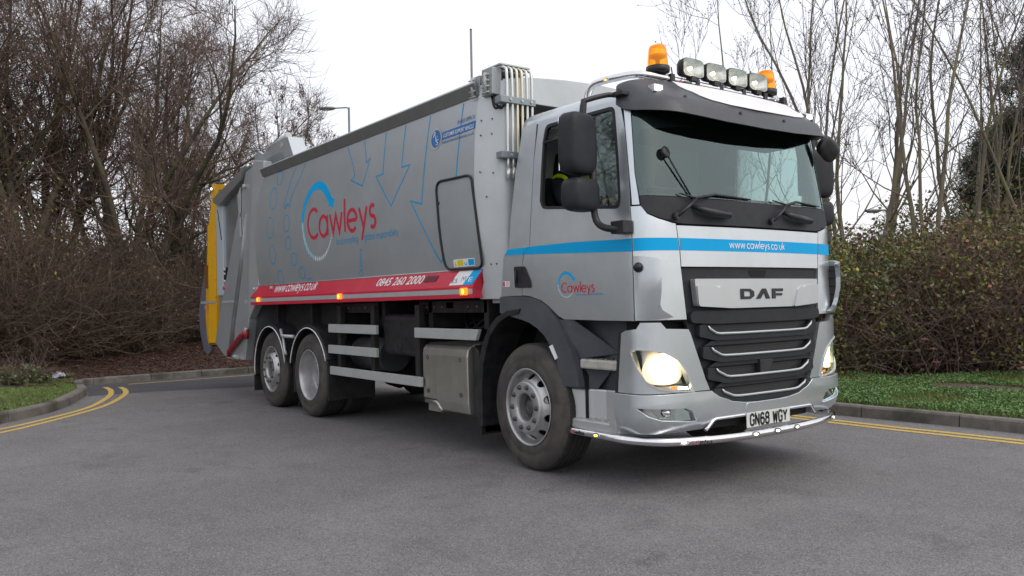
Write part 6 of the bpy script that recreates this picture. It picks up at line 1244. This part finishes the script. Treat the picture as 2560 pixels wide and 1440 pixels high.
# grit and a few stray leaves on the tarmac
rx_, ry_ = rng.uniform(-11, 5, 2200), rng.uniform(-6, 3.2, 2200); D = side_dist(rx_, ry_); k = (D < -.05) & ((D > -.5) | (rng.uniform(size=2200) < .10)); C_ = np.stack([rx_, ry_, np.full(2200, .010)], 1)[k]
V, F, _ = leaves(rng, C_, .010, None, 0, .6); V = V.reshape(-1, 4, 3); V[:, :, 2] = .008 + np.abs(V[:, :, 2] - .010) * .25; tag(np_mesh('road_grit', V.reshape(-1, 3), F, [lit[2], lit[0], kst], rng.choice(3, len(C_))), kind='stuff')

# ---- bare worn patch in the right verge, litter bag on the left
m = MB(); pts = [(.40 + .60 * math.cos(a) * (1 + .12 * math.sin(3 * a)), 5.55 + .40 * math.sin(a) * (1 + .15 * math.cos(2 * a))) for a in [2 * PI * i / 26 for i in range(26)]]
zc = ground_z(.40, 5.55); m.add([(a, b, zc + .012) for a, b in pts] + [(.40, 5.55, zc + .03)], [(i, (i + 1) % 26, 26) for i in range(26)]); tag(m.build('bare_soil_patch', [mat('bare_soil', (.10, .075, .058), .9, c2=(.075, .055, .045), scale=12, bump=.5, bscale=50)], fix=False), kind='structure')
m = MB(); rng = NP(91); zc = ground_z(-12.6, -2.55); vs = []; N = 9
for i in range(N):
    for j in range(N):
        a, b = i / (N - 1) - .5, j / (N - 1) - .5; vs.append((-11.6 + a * .17 + rng.normal() * .010, -3.05 + b * .20 + rng.normal() * .010, zc - .03 + (.08 * math.cos(a * 2.6) * math.cos(b * 2.6) + rng.normal() * .025)))
m.add(vs, [(i * N + j, (i + 1) * N + j, (i + 1) * N + j + 1, i * N + j + 1) for i in range(N - 1) for j in range(N - 1)], True)
tag(m.build('plastic_bag', [mat('crumpled_plastic', (.42, .44, .50), .35, c2=(.30, .32, .38), scale=20)], fix=False), 'crumpled white plastic bag lying in the leaf litter on the left', 'litter')

# ---- lamp posts and the tall pole
def lamp(label, x, y, h, arm, az, s=1.0):
    g = mat('galvanised_steel', (.24, .25, .26), .5, .6, c2=(.18, .19, .20), scale=3) if 'galvanised_steel' not in MATS else MATS['galvanised_steel']
    root = tag(empty('street_lamp', (x, y, 0), None, az), label, 'street lamp', 'street lamps'); m = MB(); m.tube([(0, 0, 0), (0, 0, 1.2), (0, 0, 1.25), (0, 0, h)], [.09, .09, .06, .05], 10); m.build('post', [g], root)
    m = MB(); m.tube([(0, 0, h - .05), (.1, 0, h), (arm, 0, h - .02)], .032, 8); m.build('arm', [g], root)
    m = MB(); rounded_box(m, (arm + .25 * s, 0, h - .02), .38 * s, .13 * s, .07 * s, Matrix.Identity(4), .6); hd = m.build('lamp_head', [g], root); m = MB(); rounded_box(m, (arm + .25 * s, 0, h - .07), .28 * s, .10 * s, .05 * s, Matrix.Identity(4), .7); m.build('lamp_glass', [mat('lamp_bowl', (.5, .5, .48), .2) if 'lamp_bowl' not in MATS else MATS['lamp_bowl']], hd)
A_ = math.atan2(-.807, -.590)
lamp('tall street lamp behind the left part of the truck body', -29.64, 11.25, 10.45, .75, A_)
lamp('small street lamp with its arm to the left in the gap above the right hedge', -10.78, 23.49, 4.42, .32, A_, .8)
m = MB(); m.tube([(-27.95, 16.95, 0), (-27.95, 16.95, 14.6)], [.075, .055], 10); m.tube([(-27.95, 16.95, 14.6), (-27.95, 16.95, 14.66)], [.07, .02], 10)
tag(m.build('flag_pole', [mat('weathered_pole', (.20, .195, .185), .7)]), 'tall plain grey pole rising behind the truck body', 'pole')
